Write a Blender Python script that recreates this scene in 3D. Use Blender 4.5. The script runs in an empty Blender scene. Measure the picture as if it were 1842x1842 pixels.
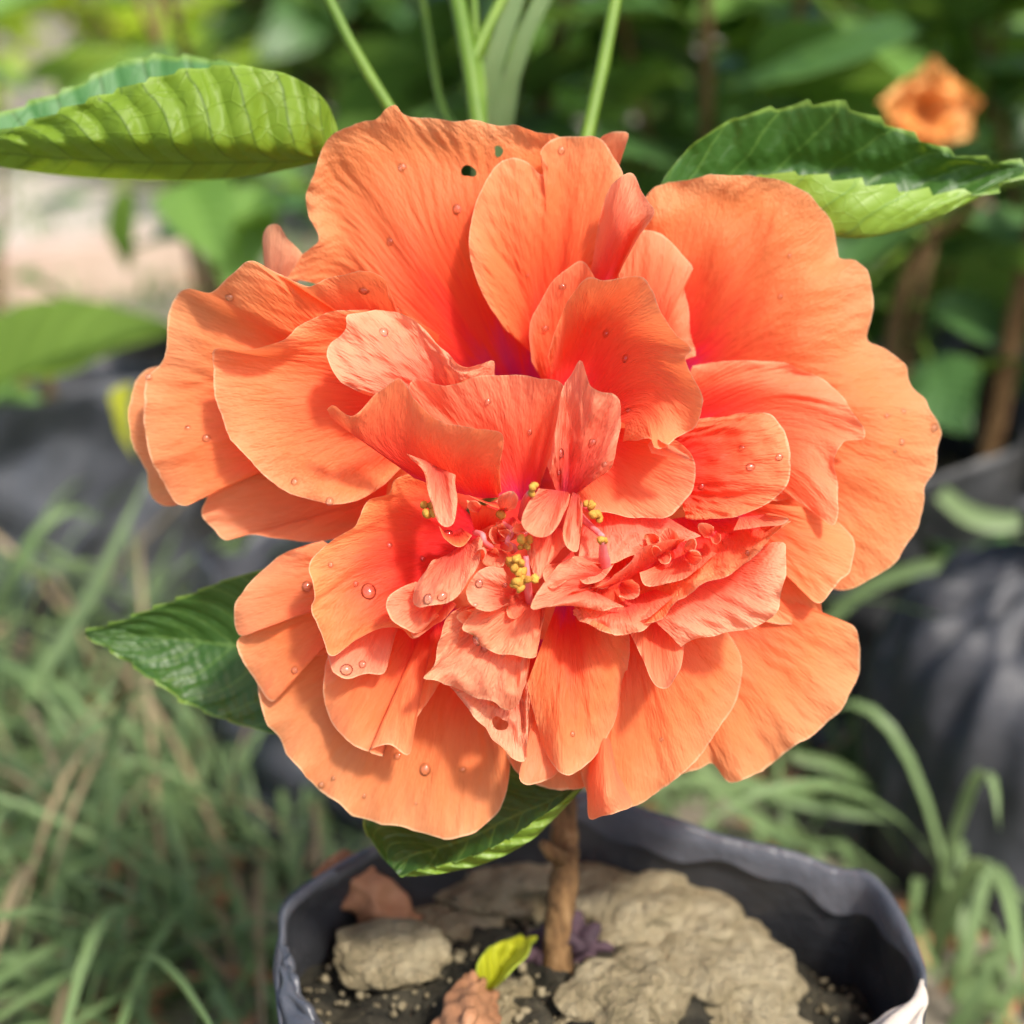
import bpy, bmesh, math, random
import numpy as np
from mathutils import Vector, Matrix, Euler
from mathutils.bvhtree import BVHTree
R = math.radians
SC = bpy.context.scene
COL = SC.collection

# ------------------------------------------------------------------ camera
CAM_Z, PITCH, FOV = 0.27, R(20), R(40)
cd = bpy.data.cameras.new('camera'); cam = bpy.data.objects.new('camera', cd); COL.objects.link(cam)
cam.location = (0, 0, CAM_Z); cam.rotation_euler = (R(90) - PITCH, 0, 0)
cd.sensor_width = 36; cd.lens = 18 / math.tan(FOV / 2)
cd.clip_start = 0.01; cd.clip_end = 200
cd.dof.use_dof = True; cd.dof.focus_distance = 0.206; cd.dof.aperture_fstop = 10.5
SC.camera = cam
# ------------------------------------------------------------------ sky and sun
SUN = Vector((0.36, -0.52, 0.78)).normalized()
w = bpy.data.worlds.new('World'); SC.world = w; w.use_nodes = True
nt = w.node_tree; bg = nt.nodes['Background']
sky = nt.nodes.new('ShaderNodeTexSky'); sky.sky_type = 'NISHITA'; sky.sun_disc = False
sky.sun_elevation = math.asin(SUN.z); sky.sun_rotation = math.atan2(SUN.x, SUN.y)
sky.dust_density = 3.0; sky.air_density = 1.0
nt.links.new(sky.outputs[0], bg.inputs[0]); bg.inputs[1].default_value = 0.15
sl = bpy.data.lights.new('sun', 'SUN'); sun = bpy.data.objects.new('sun', sl); COL.objects.link(sun)
sl.energy = 3.5; sl.angle = R(6.0); sl.color = (1.0, 0.94, 0.84)
sun.rotation_euler = SUN.to_track_quat('Z', 'Y').to_euler()
SC.view_settings.view_transform = 'Standard'; SC.view_settings.look = 'None'
SC.view_settings.exposure = 0.60; SC.view_settings.gamma = 1.0
SC.render.engine = 'CYCLES'
SC.cycles.max_bounces = 7; SC.cycles.diffuse_bounces = 4; SC.cycles.transmission_bounces = 5; SC.cycles.glossy_bounces = 2
SC.cycles.use_adaptive_sampling = True; SC.cycles.adaptive_threshold = .025; SC.cycles.sample_clamp_indirect = 4.0
SC.cycles.transparent_max_bounces = 12; SC.cycles.caustics_reflective = False
SC.cycles.use_denoising = True
try: SC.cycles.denoiser = 'OPENIMAGEDENOISE'
except Exception: pass

# ------------------------------------------------------------------ pixel helpers (photo pixels, 1842 wide)
PX = 1842.0; HALF = PX / 2; T = math.tan(FOV / 2)
CR = np.array([1.0, 0, 0]); CU = np.array([0, math.sin(PITCH), math.cos(PITCH)])
CF = np.array([0, math.cos(PITCH), -math.sin(PITCH)]); CP = np.array([0, 0, CAM_Z])
D0 = 0.210                                    # distance of the flower's middle
def ray(x, y):
    return CF + CR * ((x - HALF) / HALF * T) - CU * ((y - HALF) / HALF * T)
def at_depth(x, y, d): return Vector(CP + ray(x, y) * d)
def at_z(x, y, z):
    r = ray(x, y); return Vector(CP + r * ((z - CAM_Z) / r[2]))
def at_dist(x, y, yy):                         # where the pixel's ray reaches world y
    r = ray(x, y); return Vector(CP + r * (yy / r[1]))
def unproject(A):                              # A[...,3] = px, py, height in mm towards the camera
    A = np.asarray(A, float); d = D0 - A[..., 2] / 1000.0
    dx = (A[..., 0] - HALF) / HALF * T; dy = -(A[..., 1] - HALF) / HALF * T
    return CP + (CF + dx[..., None] * CR + dy[..., None] * CU) * d[..., None]

# ------------------------------------------------------------------ scene helpers
def tag(o, label=None, cat=None, group=None, kind=None):
    if label: o['label'] = label
    if cat: o['category'] = cat
    if group: o['group'] = group
    if kind: o['kind'] = kind
    return o
def empty(name, loc=(0, 0, 0)):
    o = bpy.data.objects.new(name, None); COL.objects.link(o); o.location = loc
    o.empty_display_size = 0.01
    return o
def link(name, me, mat=None, parent=None, smooth=True):
    o = bpy.data.objects.new(name, me); COL.objects.link(o)
    if mat and not me.materials: me.materials.append(mat)
    if smooth and len(me.polygons): me.polygons.foreach_set('use_smooth', np.ones(len(me.polygons), bool))
    if parent:
        o.parent = parent
        o.matrix_parent_inverse = Matrix.Translation(-world_loc(parent))
    return o
def world_loc(o):
    l = Vector((0, 0, 0))
    while o is not None:
        l = l + o.location + (o.matrix_parent_inverse.translation if o.parent else Vector((0, 0, 0)))
        o = o.parent
    return l
def grid_mesh(name, P, uv=None, uv2=None, closed_u=False, drop=None):
    nv, nu = P.shape[:2]
    me = bpy.data.meshes.new(name)
    idx = np.arange(nv * nu).reshape(nv, nu)
    if closed_u: a = idx; b = np.roll(idx, -1, 1)
    else: a = idx[:, :-1]; b = idx[:, 1:]
    F = np.stack([a[:-1], b[:-1], b[1:], a[1:]], -1).reshape(-1, 4)
    if drop is not None: F = F[~drop.reshape(-1)]
    me.from_pydata(P.reshape(-1, 3).tolist(), [], F.tolist())
    vi = F.reshape(-1)
    if uv is not None:
        l = me.uv_layers.new(name='UVMap'); l.data.foreach_set('uv', uv.reshape(-1, 2)[vi].astype(np.float32).ravel())
    if uv2 is not None:
        l = me.uv_layers.new(name='mm'); l.data.foreach_set('uv', uv2.reshape(-1, 2)[vi].astype(np.float32).ravel())
    me.update()
    return me
def spline(pts, n, closed=False):
    """Catmull-Rom through pts, resampled evenly to n points"""
    p = np.asarray(pts, float)
    if len(p) == 1: return np.repeat(p, n, 0)
    if closed: q = np.vstack([p[-1], p, p[0], p[1]])
    else: q = np.vstack([2 * p[0] - p[1], p, 2 * p[-1] - p[-2]])
    out = []
    for i in range(1, len(q) - 2):
        t = np.linspace(0, 1, 24, endpoint=False)[:, None]
        a, b, c, d = q[i - 1], q[i], q[i + 1], q[i + 2]
        out.append(0.5 * (2 * b + (c - a) * t + (2 * a - 5 * b + 4 * c - d) * t * t + (3 * b - a - 3 * c + d) * t ** 3))
    out.append(q[-2][None]); o = np.vstack(out)
    s = np.r_[0, np.cumsum(np.maximum(np.linalg.norm(np.diff(o[:, :2], axis=0), axis=1), 1e-6))]
    t = np.linspace(0, s[-1], n + 1)[:-1] if closed else np.linspace(0, s[-1], n)
    return np.stack([np.interp(t, s, o[:, k]) for k in range(o.shape[1])], 1)
def waves(rng, U, V, fu, fv, n=5):
    s = np.zeros_like(U)
    for _ in range(n):
        s += np.sin(2 * math.pi * (fu * rng.uniform(.4, 1.4) * U + fv * rng.uniform(-1.3, 1.3) * V) + rng.uniform(0, 6.28))
    return s / n ** .5
def normals(P):
    n = np.cross(np.gradient(P, axis=1), np.gradient(P, axis=0))
    return n / np.maximum(np.linalg.norm(n, axis=2, keepdims=True), 1e-12)
def tube_mesh(name, pts, radii, seg=10, knob=0.0, seed=1):
    pts = [Vector(p) for p in pts]; n = len(pts); rng = np.random.default_rng(seed)
    rings = []
    for i, p in enumerate(pts):
        t = (pts[min(i + 1, n - 1)] - pts[max(i - 1, 0)]).normalized()
        a = t.orthogonal().normalized() if i == 0 else (a0 - t * a0.dot(t)).normalized()
        a0 = a; b = t.cross(a)
        rings.append([tuple(p + (a * math.cos(k * 2 * math.pi / seg) + b * math.sin(k * 2 * math.pi / seg)) * radii[i] * (1 + knob * rng.normal())) for k in range(seg)])
    P = np.array(rings)
    uu, vv = np.meshgrid(np.linspace(0, 1, seg), np.linspace(0, 1, n))
    me = grid_mesh(name, P, np.stack([uu, vv], -1), None, True)
    bm = bmesh.new(); bm.from_mesh(me)
    bm.verts.ensure_lookup_table()
    for ring in (range(seg), range((n - 1) * seg, n * seg)):
        try: bm.faces.new([bm.verts[i] for i in ring])
        except ValueError: pass
    bmesh.ops.recalc_face_normals(bm, faces=bm.faces[:])
    bm.to_mesh(me); bm.free()
    return me
def lump_mesh(name, size, seed, rough=0.25, sub=3, freq=1.6, fine=0.0):
    bm = bmesh.new(); bmesh.ops.create_icosphere(bm, subdivisions=sub, radius=1)
    rng = np.random.default_rng(seed)
    ks = [(Vector(rng.normal(size=3)).normalized() * freq * rng.uniform(.6, 3.2), rng.uniform(0, 6.28)) for _ in range(14)]
    for v in bm.verts:
        p = v.co.copy()
        d = sum(math.sin(k.dot(p) * 2 + ph) / (0.6 + k.length / freq) for k, ph in ks) / 3.2
        d += fine * sum(math.sin(k.dot(p) * 9 + ph * 3) for k, ph in ks[:7]) / 7
        v.co = Vector((p.x * size[0], p.y * size[1], p.z * size[2])) * (1 + rough * d)
    me = bpy.data.meshes.new(name); bm.to_mesh(me); bm.free()
    return me

# ------------------------------------------------------------------ materials
def new_mat(name):
    m = bpy.data.materials.new(name); m.use_nodes = True
    nt = m.node_tree; nt.nodes.clear()
    out = nt.nodes.new('ShaderNodeOutputMaterial')
    return m, nt, out
class NT:
    def __init__(s, nt): s.t = nt
    def n(s, kind, **kw):
        x = s.t.nodes.new('ShaderNode' + kind)
        for k, v in kw.items():
            if k in ('ins',):
                for a, b in v.items(): s.set(x, a, b)
            else: setattr(x, k, v)
        return x
    def set(s, x, a, b):
        i = x.inputs[a]
        if hasattr(b, 'is_output') or isinstance(b, bpy.types.NodeSocket): s.t.links.new(b, i)
        else: i.default_value = b
    def math(s, op, a, b=0.0, c=0.0, clamp=False):
        x = s.n('Math', operation=op, use_clamp=clamp); s.set(x, 0, a); s.set(x, 1, b); s.set(x, 2, c); return x.outputs[0]
    def ramp(s, f, stops, interp='LINEAR'):
        x = s.n('ValToRGB'); r = x.color_ramp; r.interpolation = interp
        while len(r.elements) < len(stops): r.elements.new(0.5)
        for e, (p, c) in zip(r.elements, stops): e.position = p; e.color = (*c, 1)
        s.set(x, 0, f); return x.outputs[0]
    def mix(s, f, a, b, blend='MIX'):
        x = s.n('Mix', data_type='RGBA', blend_type=blend); s.set(x, 0, f); s.set(x, 6, a if not isinstance(a, tuple) else (*a, 1)); s.set(x, 7, b if not isinstance(b, tuple) else (*b, 1)); return x.outputs[2]
    def noise(s, vec, scale, detail=3, rough=.5, dist=0):
        x = s.n('TexNoise'); s.set(x, 'Vector', vec); s.set(x, 'Scale', scale); s.set(x, 'Detail', detail); s.set(x, 'Roughness', rough); s.set(x, 'Distortion', dist); return x.outputs[0]
    def map(s, vec, sc):
        x = s.n('Mapping'); s.set(x, 0, vec); x.inputs['Scale'].default_value = sc; return x.outputs[0]
    def oattr(s, name):
        return s.n('Attribute', attribute_type='OBJECT', attribute_name=name).outputs['Fac']
    def bump(s, h, dist, strength=1.0, nrm=None):
        x = s.n('Bump'); s.set(x, 'Strength', strength); s.set(x, 'Distance', dist); s.set(x, 'Height', h)
        if nrm is not None: s.set(x, 'Normal', nrm)
        return x.outputs[0]

def petal_material():
    m, nt, out = new_mat('petal_tissue'); N = NT(nt)
    uv = N.n('UVMap', uv_map='UVMap').outputs[0]; mm = N.n('UVMap', uv_map='mm').outputs[0]
    sep = N.n('SeparateXYZ'); N.set(sep, 0, uv); v = sep.outputs[1]
    seps = N.n('SeparateXYZ'); N.set(seps, 0, mm); edge = seps.outputs[1]
    rnd = N.n('ObjectInfo').outputs['Random']
    off = N.n('VectorMath', operation='ADD'); N.set(off, 0, mm)
    cx = N.n('CombineXYZ'); N.set(cx, 2, N.math('MULTIPLY', rnd, 37.0)); N.set(off, 1, cx.outputs[0]); q = off.outputs[0]
    # streaks run along the petal, cells between the veins
    streak = N.noise(N.map(q, (1.5, 0.22, 1)), 1.0, 3, .5, .8)
    cell = N.n('TexVoronoi', feature='SMOOTH_F1'); N.set(cell, 'Vector', N.map(q, (2.3, .85, 1))); N.set(cell, 'Scale', 1.0)
    cell.inputs['Smoothness'].default_value = .4
    fine = N.noise(N.map(q, (3.4, .9, 1)), 1.0, 3, .6, .8)
    big = N.noise(N.map(q, (.13, .09, 1)), 1.0, 3, .55, .4)
    v0 = N.oattr('v0'); v = N.math('ADD', v0, N.math('MULTIPLY', v, N.math('SUBTRACT', 1.0, v0)))
    vv = N.math('ADD', v, N.math('MULTIPLY', N.math('SUBTRACT', big, .5), .30))
    vv = N.math('ADD', vv, N.math('MULTIPLY', N.math('SUBTRACT', streak, .5), .16), clamp=True)
    col = N.ramp(vv, [(0, (.62, .012, .26)), (.07, (.78, .02, .13)), (.13, (.89, .028, .035)), (.27, (.92, .09, .035)), (.47, (.94, .185, .06)), (.75, (.94, .275, .095)), (1, (.94, .36, .155))])
    pink = N.ramp(vv, [(0, (.82, .018, .18)), (.2, (.92, .05, .06)), (.55, (.94, .155, .085)), (1, (.95, .34, .20))])
    pale = N.ramp(vv, [(0, (.90, .10, .09)), (.35, (.94, .28, .17)), (1, (.96, .51, .305))])
    deep = N.ramp(vv, [(0, (.62, .006, .02)), (.28, (.84, .022, .02)), (.55, (.92, .11, .045)), (.8, (.94, .25, .085)), (1, (.94, .35, .12))])  # deeper red: throat pigment, with bounced glow and shade painted in
    col = N.mix(N.oattr('pink'), col, pink); col = N.mix(N.oattr('deep'), col, deep); col = N.mix(N.oattr('pale'), col, pale)
    # darker veins and brownish age spots
    vein = N.math('MULTIPLY', N.math('SUBTRACT', .47, streak), 4.0, clamp=True)
    col = N.mix(N.math('MULTIPLY', vein, .12), col, (.66, .10, .03))
    spot = N.math('MULTIPLY', N.math('SUBTRACT', N.noise(N.map(q, (.42, .30, 1)), 1.0, 3, .6, .6), .77), 16.0, clamp=True)
    col = N.mix(N.math('MULTIPLY', spot, .30), col, (.30, .13, .03))
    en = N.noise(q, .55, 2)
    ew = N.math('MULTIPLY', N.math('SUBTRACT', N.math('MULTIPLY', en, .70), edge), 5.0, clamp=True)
    col = N.mix(N.math('MULTIPLY', ew, .75), col, (.90, .58, .34))  # dry pale rim, with the light its thin edge catches painted in
    brown = N.math('MULTIPLY', ew, N.math('MULTIPLY', N.math('SUBTRACT', N.noise(q, .16, 2), .62), 9.0, clamp=True))
    col = N.mix(brown, col, (.42, .22, .05))
    h = N.math('ADD', N.math('MULTIPLY', streak, .75), N.math('MULTIPLY', cell.outputs['Distance'], .42))
    h = N.math('ADD', h, N.math('MULTIPLY', fine, .16))
    nr = N.bump(h, .00032, N.oattr('crinkle'))
    p = N.n('BsdfPrincipled'); N.set(p, 'Base Color', col); N.set(p, 'Roughness', .55); N.set(p, 'Normal', nr)
    p.inputs['Specular IOR Level'].default_value = .28
    p.inputs['Sheen Weight'].default_value = .12; p.inputs['Sheen Roughness'].default_value = .5
    p.inputs['Sheen Tint'].default_value = (1, .75, .6, 1)
    tr = N.n('BsdfTranslucent'); N.set(tr, 'Color', N.mix(.35, col, (.98, .17, .02))); N.set(tr, 'Normal', nr)
    mx = N.n('MixShader'); mx.inputs[0].default_value = .47
    N.set(mx, 1, p.outputs[0]); N.set(mx, 2, tr.outputs[0]); N.t.links.new(mx.outputs[0], out.inputs[0])
    return m
def leaf_material(name, top, under, vein, rough=.38, trans=.35, spec=.5, puck=.0004, nveins=7, kv=2.3):
    m, nt, out = new_mat(name); N = NT(nt)
    uv = N.n('UVMap', uv_map='UVMap').outputs[0]
    sep = N.n('SeparateXYZ'); N.set(sep, 0, uv); s, t = sep.outputs[0], sep.outputs[1]
    at = N.math('ABSOLUTE', N.math('SUBTRACT', t, .5))
    ph = N.math('SUBTRACT', N.math('MULTIPLY', s, float(nveins)), N.math('MULTIPLY', at, 2 * kv))
    fr = N.math('ABSOLUTE', N.math('SUBTRACT', N.math('FRACT', N.math('ADD', ph, N.math('MULTIPLY', N.noise(uv, 6, 2), .25))), .5))
    side = N.math('MULTIPLY', N.math('SUBTRACT', .055, fr), 22.0, clamp=True)
    mid = N.math('MULTIPLY', N.math('SUBTRACT', .016, at), 110.0, clamp=True)
    vn = N.math('MAXIMUM', side, mid)
    net = N.n('TexVoronoi', feature='DISTANCE_TO_EDGE'); N.set(net, 'Vector', N.map(uv, (16, 12, 1))); N.set(net, 'Scale', 1.0)
    nets = N.math('MULTIPLY', N.math('SUBTRACT', .07, net.outputs['Distance']), 12.0, clamp=True)
    geo = N.n('NewGeometry'); obj = N.n('ObjectInfo')
    blot = N.noise(N.n('TexCoord').outputs['Object'], 60, 4, .6)
    tone = N.math('ADD', N.math('MULTIPLY', obj.outputs['Random'], .5), N.math('MULTIPLY', blot, .5))
    tc = N.mix(tone, tuple(c * .72 for c in top), tuple(c * 1.3 for c in top))
    uc = N.mix(tone, tuple(c * .85 for c in under), tuple(c * 1.15 for c in under))
    c = N.mix(geo.outputs['Backfacing'], tc, uc)
    c = N.mix(N.math('MULTIPLY', vn, .55), c, vein); c = N.mix(N.math('MULTIPLY', nets, .07), c, vein)
    mar = N.math('MULTIPLY', N.math('SUBTRACT', at, .486), 120.0, clamp=True); c = N.mix(N.math('MULTIPLY', mar, .6), c, (.26, .40, .06))
    hh = N.math('SUBTRACT', N.math('MULTIPLY', N.math('SUBTRACT', .5, fr), -1.0), N.math('MULTIPLY', nets, .06))
    nr = N.bump(hh, puck, .8)
    p = N.n('BsdfPrincipled'); N.set(p, 'Base Color', c); N.set(p, 'Normal', nr)
    N.set(p, 'Roughness', N.math('ADD', rough, N.math('MULTIPLY', blot, .2)))
    p.inputs['Specular IOR Level'].default_value = spec
    tr = N.n('BsdfTranslucent'); N.set(tr, 'Color', N.mix(.5, c, tuple(min(1, k) for k in (under[0] * 1.9, under[1] * 1.6, under[2] * .5)))); N.set(tr, 'Normal', nr)
    mx = N.n('MixShader'); mx.inputs[0].default_value = trans
    N.set(mx, 1, p.outputs[0]); N.set(mx, 2, tr.outputs[0]); N.t.links.new(mx.outputs[0], out.inputs[0])
    return m
def noise_material(name, stops, scale, rough=.8, spec=.3, bump=.0, bscale=None, stretch=(1, 1, 1), trans=0, detail=5):
    m, nt, out = new_mat(name); N = NT(nt)
    co = N.map(N.n('TexCoord').outputs['Object'], stretch)
    f = N.noise(co, scale, detail, .62, .3)
    rnd = N.n('ObjectInfo').outputs['Random']
    f2 = N.math('ADD', f, N.math('MULTIPLY', N.math('SUBTRACT', rnd, .5), .16), clamp=True)
    c = N.ramp(f2, stops)
    p = N.n('BsdfPrincipled'); N.set(p, 'Base Color', c); N.set(p, 'Roughness', rough); p.inputs['Specular IOR Level'].default_value = spec
    if bump: N.set(p, 'Normal', N.bump(N.noise(co, bscale or scale * 2, 5, .65, .2), bump))
    sh = p.outputs[0]
    if trans:
        tr = N.n('BsdfTranslucent'); N.set(tr, 'Color', c); mx = N.n('MixShader'); mx.inputs[0].default_value = trans
        N.set(mx, 1, sh); N.set(mx, 2, tr.outputs[0]); sh = mx.outputs[0]
    nt.links.new(sh, out.inputs[0])
    return m
def drop_material():
    m, nt, out = new_mat('water'); N = NT(nt)
    fr = N.n('Fresnel'); fr.inputs[0].default_value = 1.33
    g = N.n('BsdfGlossy'); g.inputs['Roughness'].default_value = .08
    rf = N.n('BsdfRefraction'); rf.inputs['IOR'].default_value = 1.2; rf.inputs['Roughness'].default_value = 0
    tp = N.n('BsdfTransparent')
    a = N.n('MixShader'); a.inputs[0].default_value = .12; N.set(a, 1, tp.outputs[0]); N.set(a, 2, rf.outputs[0])
    b = N.n('MixShader'); N.set(b, 0, N.math('ADD', N.math('MULTIPLY', fr.outputs[0], .9), .05, clamp=True)); N.set(b, 1, a.outputs[0]); N.set(b, 2, g.outputs[0])
    nt.links.new(b.outputs[0], out.inputs[0])
    return m
M = {}
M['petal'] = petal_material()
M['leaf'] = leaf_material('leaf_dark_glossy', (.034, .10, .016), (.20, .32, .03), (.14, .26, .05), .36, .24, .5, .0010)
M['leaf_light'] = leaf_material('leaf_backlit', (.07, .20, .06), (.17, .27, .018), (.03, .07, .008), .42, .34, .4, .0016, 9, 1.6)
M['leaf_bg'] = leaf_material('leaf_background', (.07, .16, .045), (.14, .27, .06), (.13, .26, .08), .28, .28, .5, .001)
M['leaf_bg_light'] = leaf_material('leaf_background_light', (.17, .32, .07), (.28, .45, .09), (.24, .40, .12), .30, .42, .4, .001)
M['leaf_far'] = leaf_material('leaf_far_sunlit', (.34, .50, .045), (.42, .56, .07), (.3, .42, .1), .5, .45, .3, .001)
M['leaf_yellow'] = leaf_material('leaf_yellow', (.44, .46, .02), (.44, .46, .04), (.30, .38, .08), .45, .35, .3, .0006)
M['green_stem'] = noise_material('green_stem', [(.3, (.09, .18, .015)), (.7, (.17, .28, .03))], 60, .5, .4, trans=.15)
M['bark'] = noise_material('bark', [(.25, (.06, .032, .014)), (.5, (.19, .105, .042)), (.75, (.36, .23, .11))], 320, .8, .25, .0014, 520, (1, 1, .28))
M['bark_green'] = noise_material('bark_green', [(.3, (.10, .06, .025)), (.7, (.22, .14, .06))], 120, .8, .25, .0006, 220, (1, 1, .3))
M['anther'] = noise_material('pollen', [(.3, (.40, .17, .02)), (.7, (.62, .35, .06))], 900, .7, .3, .0002, 2500)
M['filament'] = noise_material('filament_tissue', [(.3, (.85, .12, .15)), (.7, (.93, .38, .36))], 200, .5, .4, trans=.3)
M['calyx'] = noise_material('calyx_tissue', [(.3, (.08, .16, .03)), (.7, (.15, .27, .05))], 100, .6, .3)
M['plastic'] = noise_material('black_polythene', [(.25, (.010, .011, .013)), (.55, (.028, .029, .033)), (.8, (.085, .082, .08))], 38, .42, .6, .0012, 90)
M['plastic_dusty_lit'] = noise_material('dusty_lit_polythene', [(.25, (.03, .032, .04)), (.5, (.07, .075, .09)), (.75, (.14, .14, .155))], 26, .42, .6, .0015, 60)  # dusty grey bags and flap; on the main rim it paints sunlight
M['plastic_grey'] = noise_material('grey_polythene', [(.25, (.016, .017, .020)), (.5, (.040, .042, .050)), (.75, (.075, .076, .085))], 30, .55, .4, .0015, 70)
M['soil'] = noise_material('potting_soil', [(.25, (.014, .014, .011)), (.5, (.045, .040, .028)), (.75, (.13, .115, .075))], 180, .95, .15, .003, 260)
M['clod'] = noise_material('sandy_clod', [(.2, (.13, .11, .06)), (.45, (.33, .27, .16)), (.75, (.50, .43, .28))], 150, .95, .1, .005, 420)
M['dead_leaf'] = noise_material('dead_leaf', [(.25, (.20, .085, .04)), (.5, (.45, .22, .11)), (.8, (.58, .35, .22))], 55, .6, .3, .0008, 160, trans=.2)
M['withered'] = noise_material('withered_tissue', [(.25, (.025, .016, .022)), (.7, (.10, .055, .07))], 120, .7, .3, .001, 200)
M['ground'] = noise_material('ground_earth', [(.2, (.10, .088, .07)), (.5, (.22, .19, .15)), (.8, (.36, .31, .25))], 22, .95, .1, .008, 60, detail=8)
M['path'] = noise_material('path_concrete', [(.2, (.33, .29, .24)), (.5, (.47, .41, .35)), (.8, (.58, .52, .45))], 9, .9, .2, .002, 40, detail=7)
M['brick'] = noise_material('brick_clay', [(.2, (.44, .32, .25)), (.8, (.56, .44, .36))], 14, .9, .2, .003, 40)
M['grass'] = noise_material('grass_blade', [(.2, (.12, .20, .07)), (.5, (.20, .30, .12)), (.8, (.30, .40, .20))], 14, .45, .4, trans=.35)
M['grass_dry'] = noise_material('dry_grass_blade', [(.2, (.25, .18, .09)), (.8, (.45, .36, .22))], 14, .7, .3, trans=.25)
M['petal_amber'] = noise_material('amber_petal', [(.3, (.88, .36, .08)), (.7, (.92, .55, .22))], 60, .6, .3, trans=.35)
M['water'] = drop_material()
# ================================================================== the hibiscus in flower
STEM_BASE = at_z(1005, 1830, 0.098)
plant = tag(empty('hibiscus_plant', STEM_BASE), 'potted hibiscus bearing one large ruffled double orange flower in sharp focus', 'plant')

def loft(name, rows, seed, mat, parent, nu=None, nv=None, ruffle=1.0, fold=.30, lump=.6, bulge=0.0, pw=1.0,
         jag=2.6, holes=(), pink=0.0, pale=0.0, crinkle=.8, v0=0.0, crease=0.0, curl=.5, broad=.6, deep=0.0, closed_u=False, extra=None):
    """rows of (px, py, mm) from the base to the free edge -> one curved sheet"""
    rng = np.random.default_rng(seed)
    rim = np.asarray(rows[-1], float)
    rl = np.sum(np.linalg.norm(np.diff(rim[:, :2], axis=0), axis=1))
    c0 = np.mean(np.asarray(rows[0], float), 0); ln = max(40.0, np.max(np.linalg.norm(rim[:, :2] - c0[:2], axis=1)))
    nu = nu or int(min(150, max(22, rl / 6))); nv = nv or int(min(70, max(14, ln / 7)))
    S = np.stack([spline(r, nu) for r in rows])                     # rows, nu, 3
    tv = np.linspace(0, 1, nv)
    if len(rows) == 2:
        A = S[0][None] * (1 - tv[:, None, None]) + S[1][None] * tv[:, None, None]
        A[..., 2] = S[0][None, :, 2] + (S[1] - S[0])[None, :, 2] * (tv[:, None] ** pw) + bulge * np.sin(math.pi * tv)[:, None]
    else:
        k = len(rows); A = np.zeros((nv, nu, 3)); pos = tv * (k - 1)
        for i, t in enumerate(pos):
            j = min(int(t), k - 2); f = t - j
            a = S[max(j - 1, 0)] if j > 0 else 2 * S[0] - S[1]
            b, c = S[j], S[j + 1]
            d = S[j + 2] if j + 2 < k else 2 * S[-1] - S[-2]
            A[i] = 0.5 * (2 * b + (c - a) * f + (2 * a - 5 * b + 4 * c - d) * f * f + (3 * b - a - 3 * c + d) * f ** 3)
    U, V = np.meshgrid(np.linspace(0, 1, nu), tv)
    # an uneven rim, waves that grow towards it, creases that run along the petal
    out = A[-1] - A[max(0, nv - 4)]; out = out[:, :2] / np.maximum(np.linalg.norm(out[:, :2], axis=1, keepdims=True), 1e-6)
    j = waves(rng, U[-1], U[-1] * 0, rl / 90, 0, 6) * jag * .6 + waves(rng, U[-1], U[-1] * 0, rl / 26, 0, 4) * jag * .14
    A[..., :2] += (V ** 4)[..., None] * (out * j[:, None])[None]
    taper = np.clip(np.minimum(U, 1 - U) * 8, .25, 1)
    A[..., 2] += ruffle * .9 * V ** 2.5 * waves(rng, U, V, rl / 210, .6, 4)
    A[..., 2] += lump * .8 * waves(rng, U, V, rl / 260, ln / 260, 5) * np.sin(math.pi * np.clip(V, 0, 1) * .75)
    A[..., 2] += broad * .75 * V ** 1.2 * waves(rng, U, V * .3, rl / 125, .5, 4)
    env = .35 + .65 * np.clip(waves(rng, U, V, rl / 240, ln / 200, 4), 0, 1.5)
    A[..., 2] += .55 * fold * env * V ** .8 * taper * waves(rng, U + .01 * waves(rng, U, V, 3, 3, 3), V * .4, rl / 42, .8, 5)
    A[..., 2] += .10 * V ** .5 * waves(rng, U, V, rl / 26, ln / 60, 6)
    cw = waves(rng, U, V * 0, rl / 150, 0, 4)                          # lips that roll forward or back along the rim
    A[..., 2] += curl * cw * np.clip((V - .86) / .14, 0, 1) ** 2 * 1.3
    A[..., :2] -= (np.abs(cw) * np.clip((V - .9) / .1, 0, 1) ** 2 * curl * 5)[..., None] * out[None]
    if crease:                                                        # sharp crumples
        for _ in range(3):
            w_ = waves(rng, U, V, rl / 110, ln / 110, 4); A[..., 2] += crease * .8 * (1 - np.abs(w_) * 1.1) * np.clip(V * 3, 0, 1)
        A[..., :2] += (crease * 2.2 * V[..., None]) * np.stack([waves(rng, U, V, rl / 60, ln / 90, 4), waves(rng, U, V, rl / 60, ln / 90, 4)], -1)
    if extra: extra(A, U, V)
    drop = None
    for hx, hy, hr in holes:
        if drop is None: drop = np.zeros((nv - 1, nu - 1), bool)
        c = (A[:-1, :-1] + A[1:, 1:]) / 2; ins = np.hypot(c[..., 0] - hx, (c[..., 1] - hy)) < hr
        drop |= ins
        touch = np.zeros((nv, nu), bool)
        for a_, b_ in ((0, 0), (0, 1), (1, 0), (1, 1)): touch[a_:nv - 1 + a_, b_:nu - 1 + b_] |= ins
        d = A[..., :2] - np.array([hx, hy]); l = np.maximum(np.hypot(d[..., 0], d[..., 1]), 1e-3)
        th = np.arctan2(d[..., 1], d[..., 0]); f = np.where(touch, hr * (1 + .2 * np.sin(2 * th + hx) + .1 * np.sin(3 * th + hy)) / l, 1); A[..., 0] = hx + d[..., 0] * f; A[..., 1] = hy + d[..., 1] * f
    P = unproject(A)
    mm = 1 / 12.05
    uv2 = np.stack([U * rl * mm + seed * 3.1, (1 - V) * ln * mm], -1)
    me = grid_mesh(name, P, np.stack([U, V], -1), uv2, drop=drop)
    o = link(name, me, mat, parent)
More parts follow.
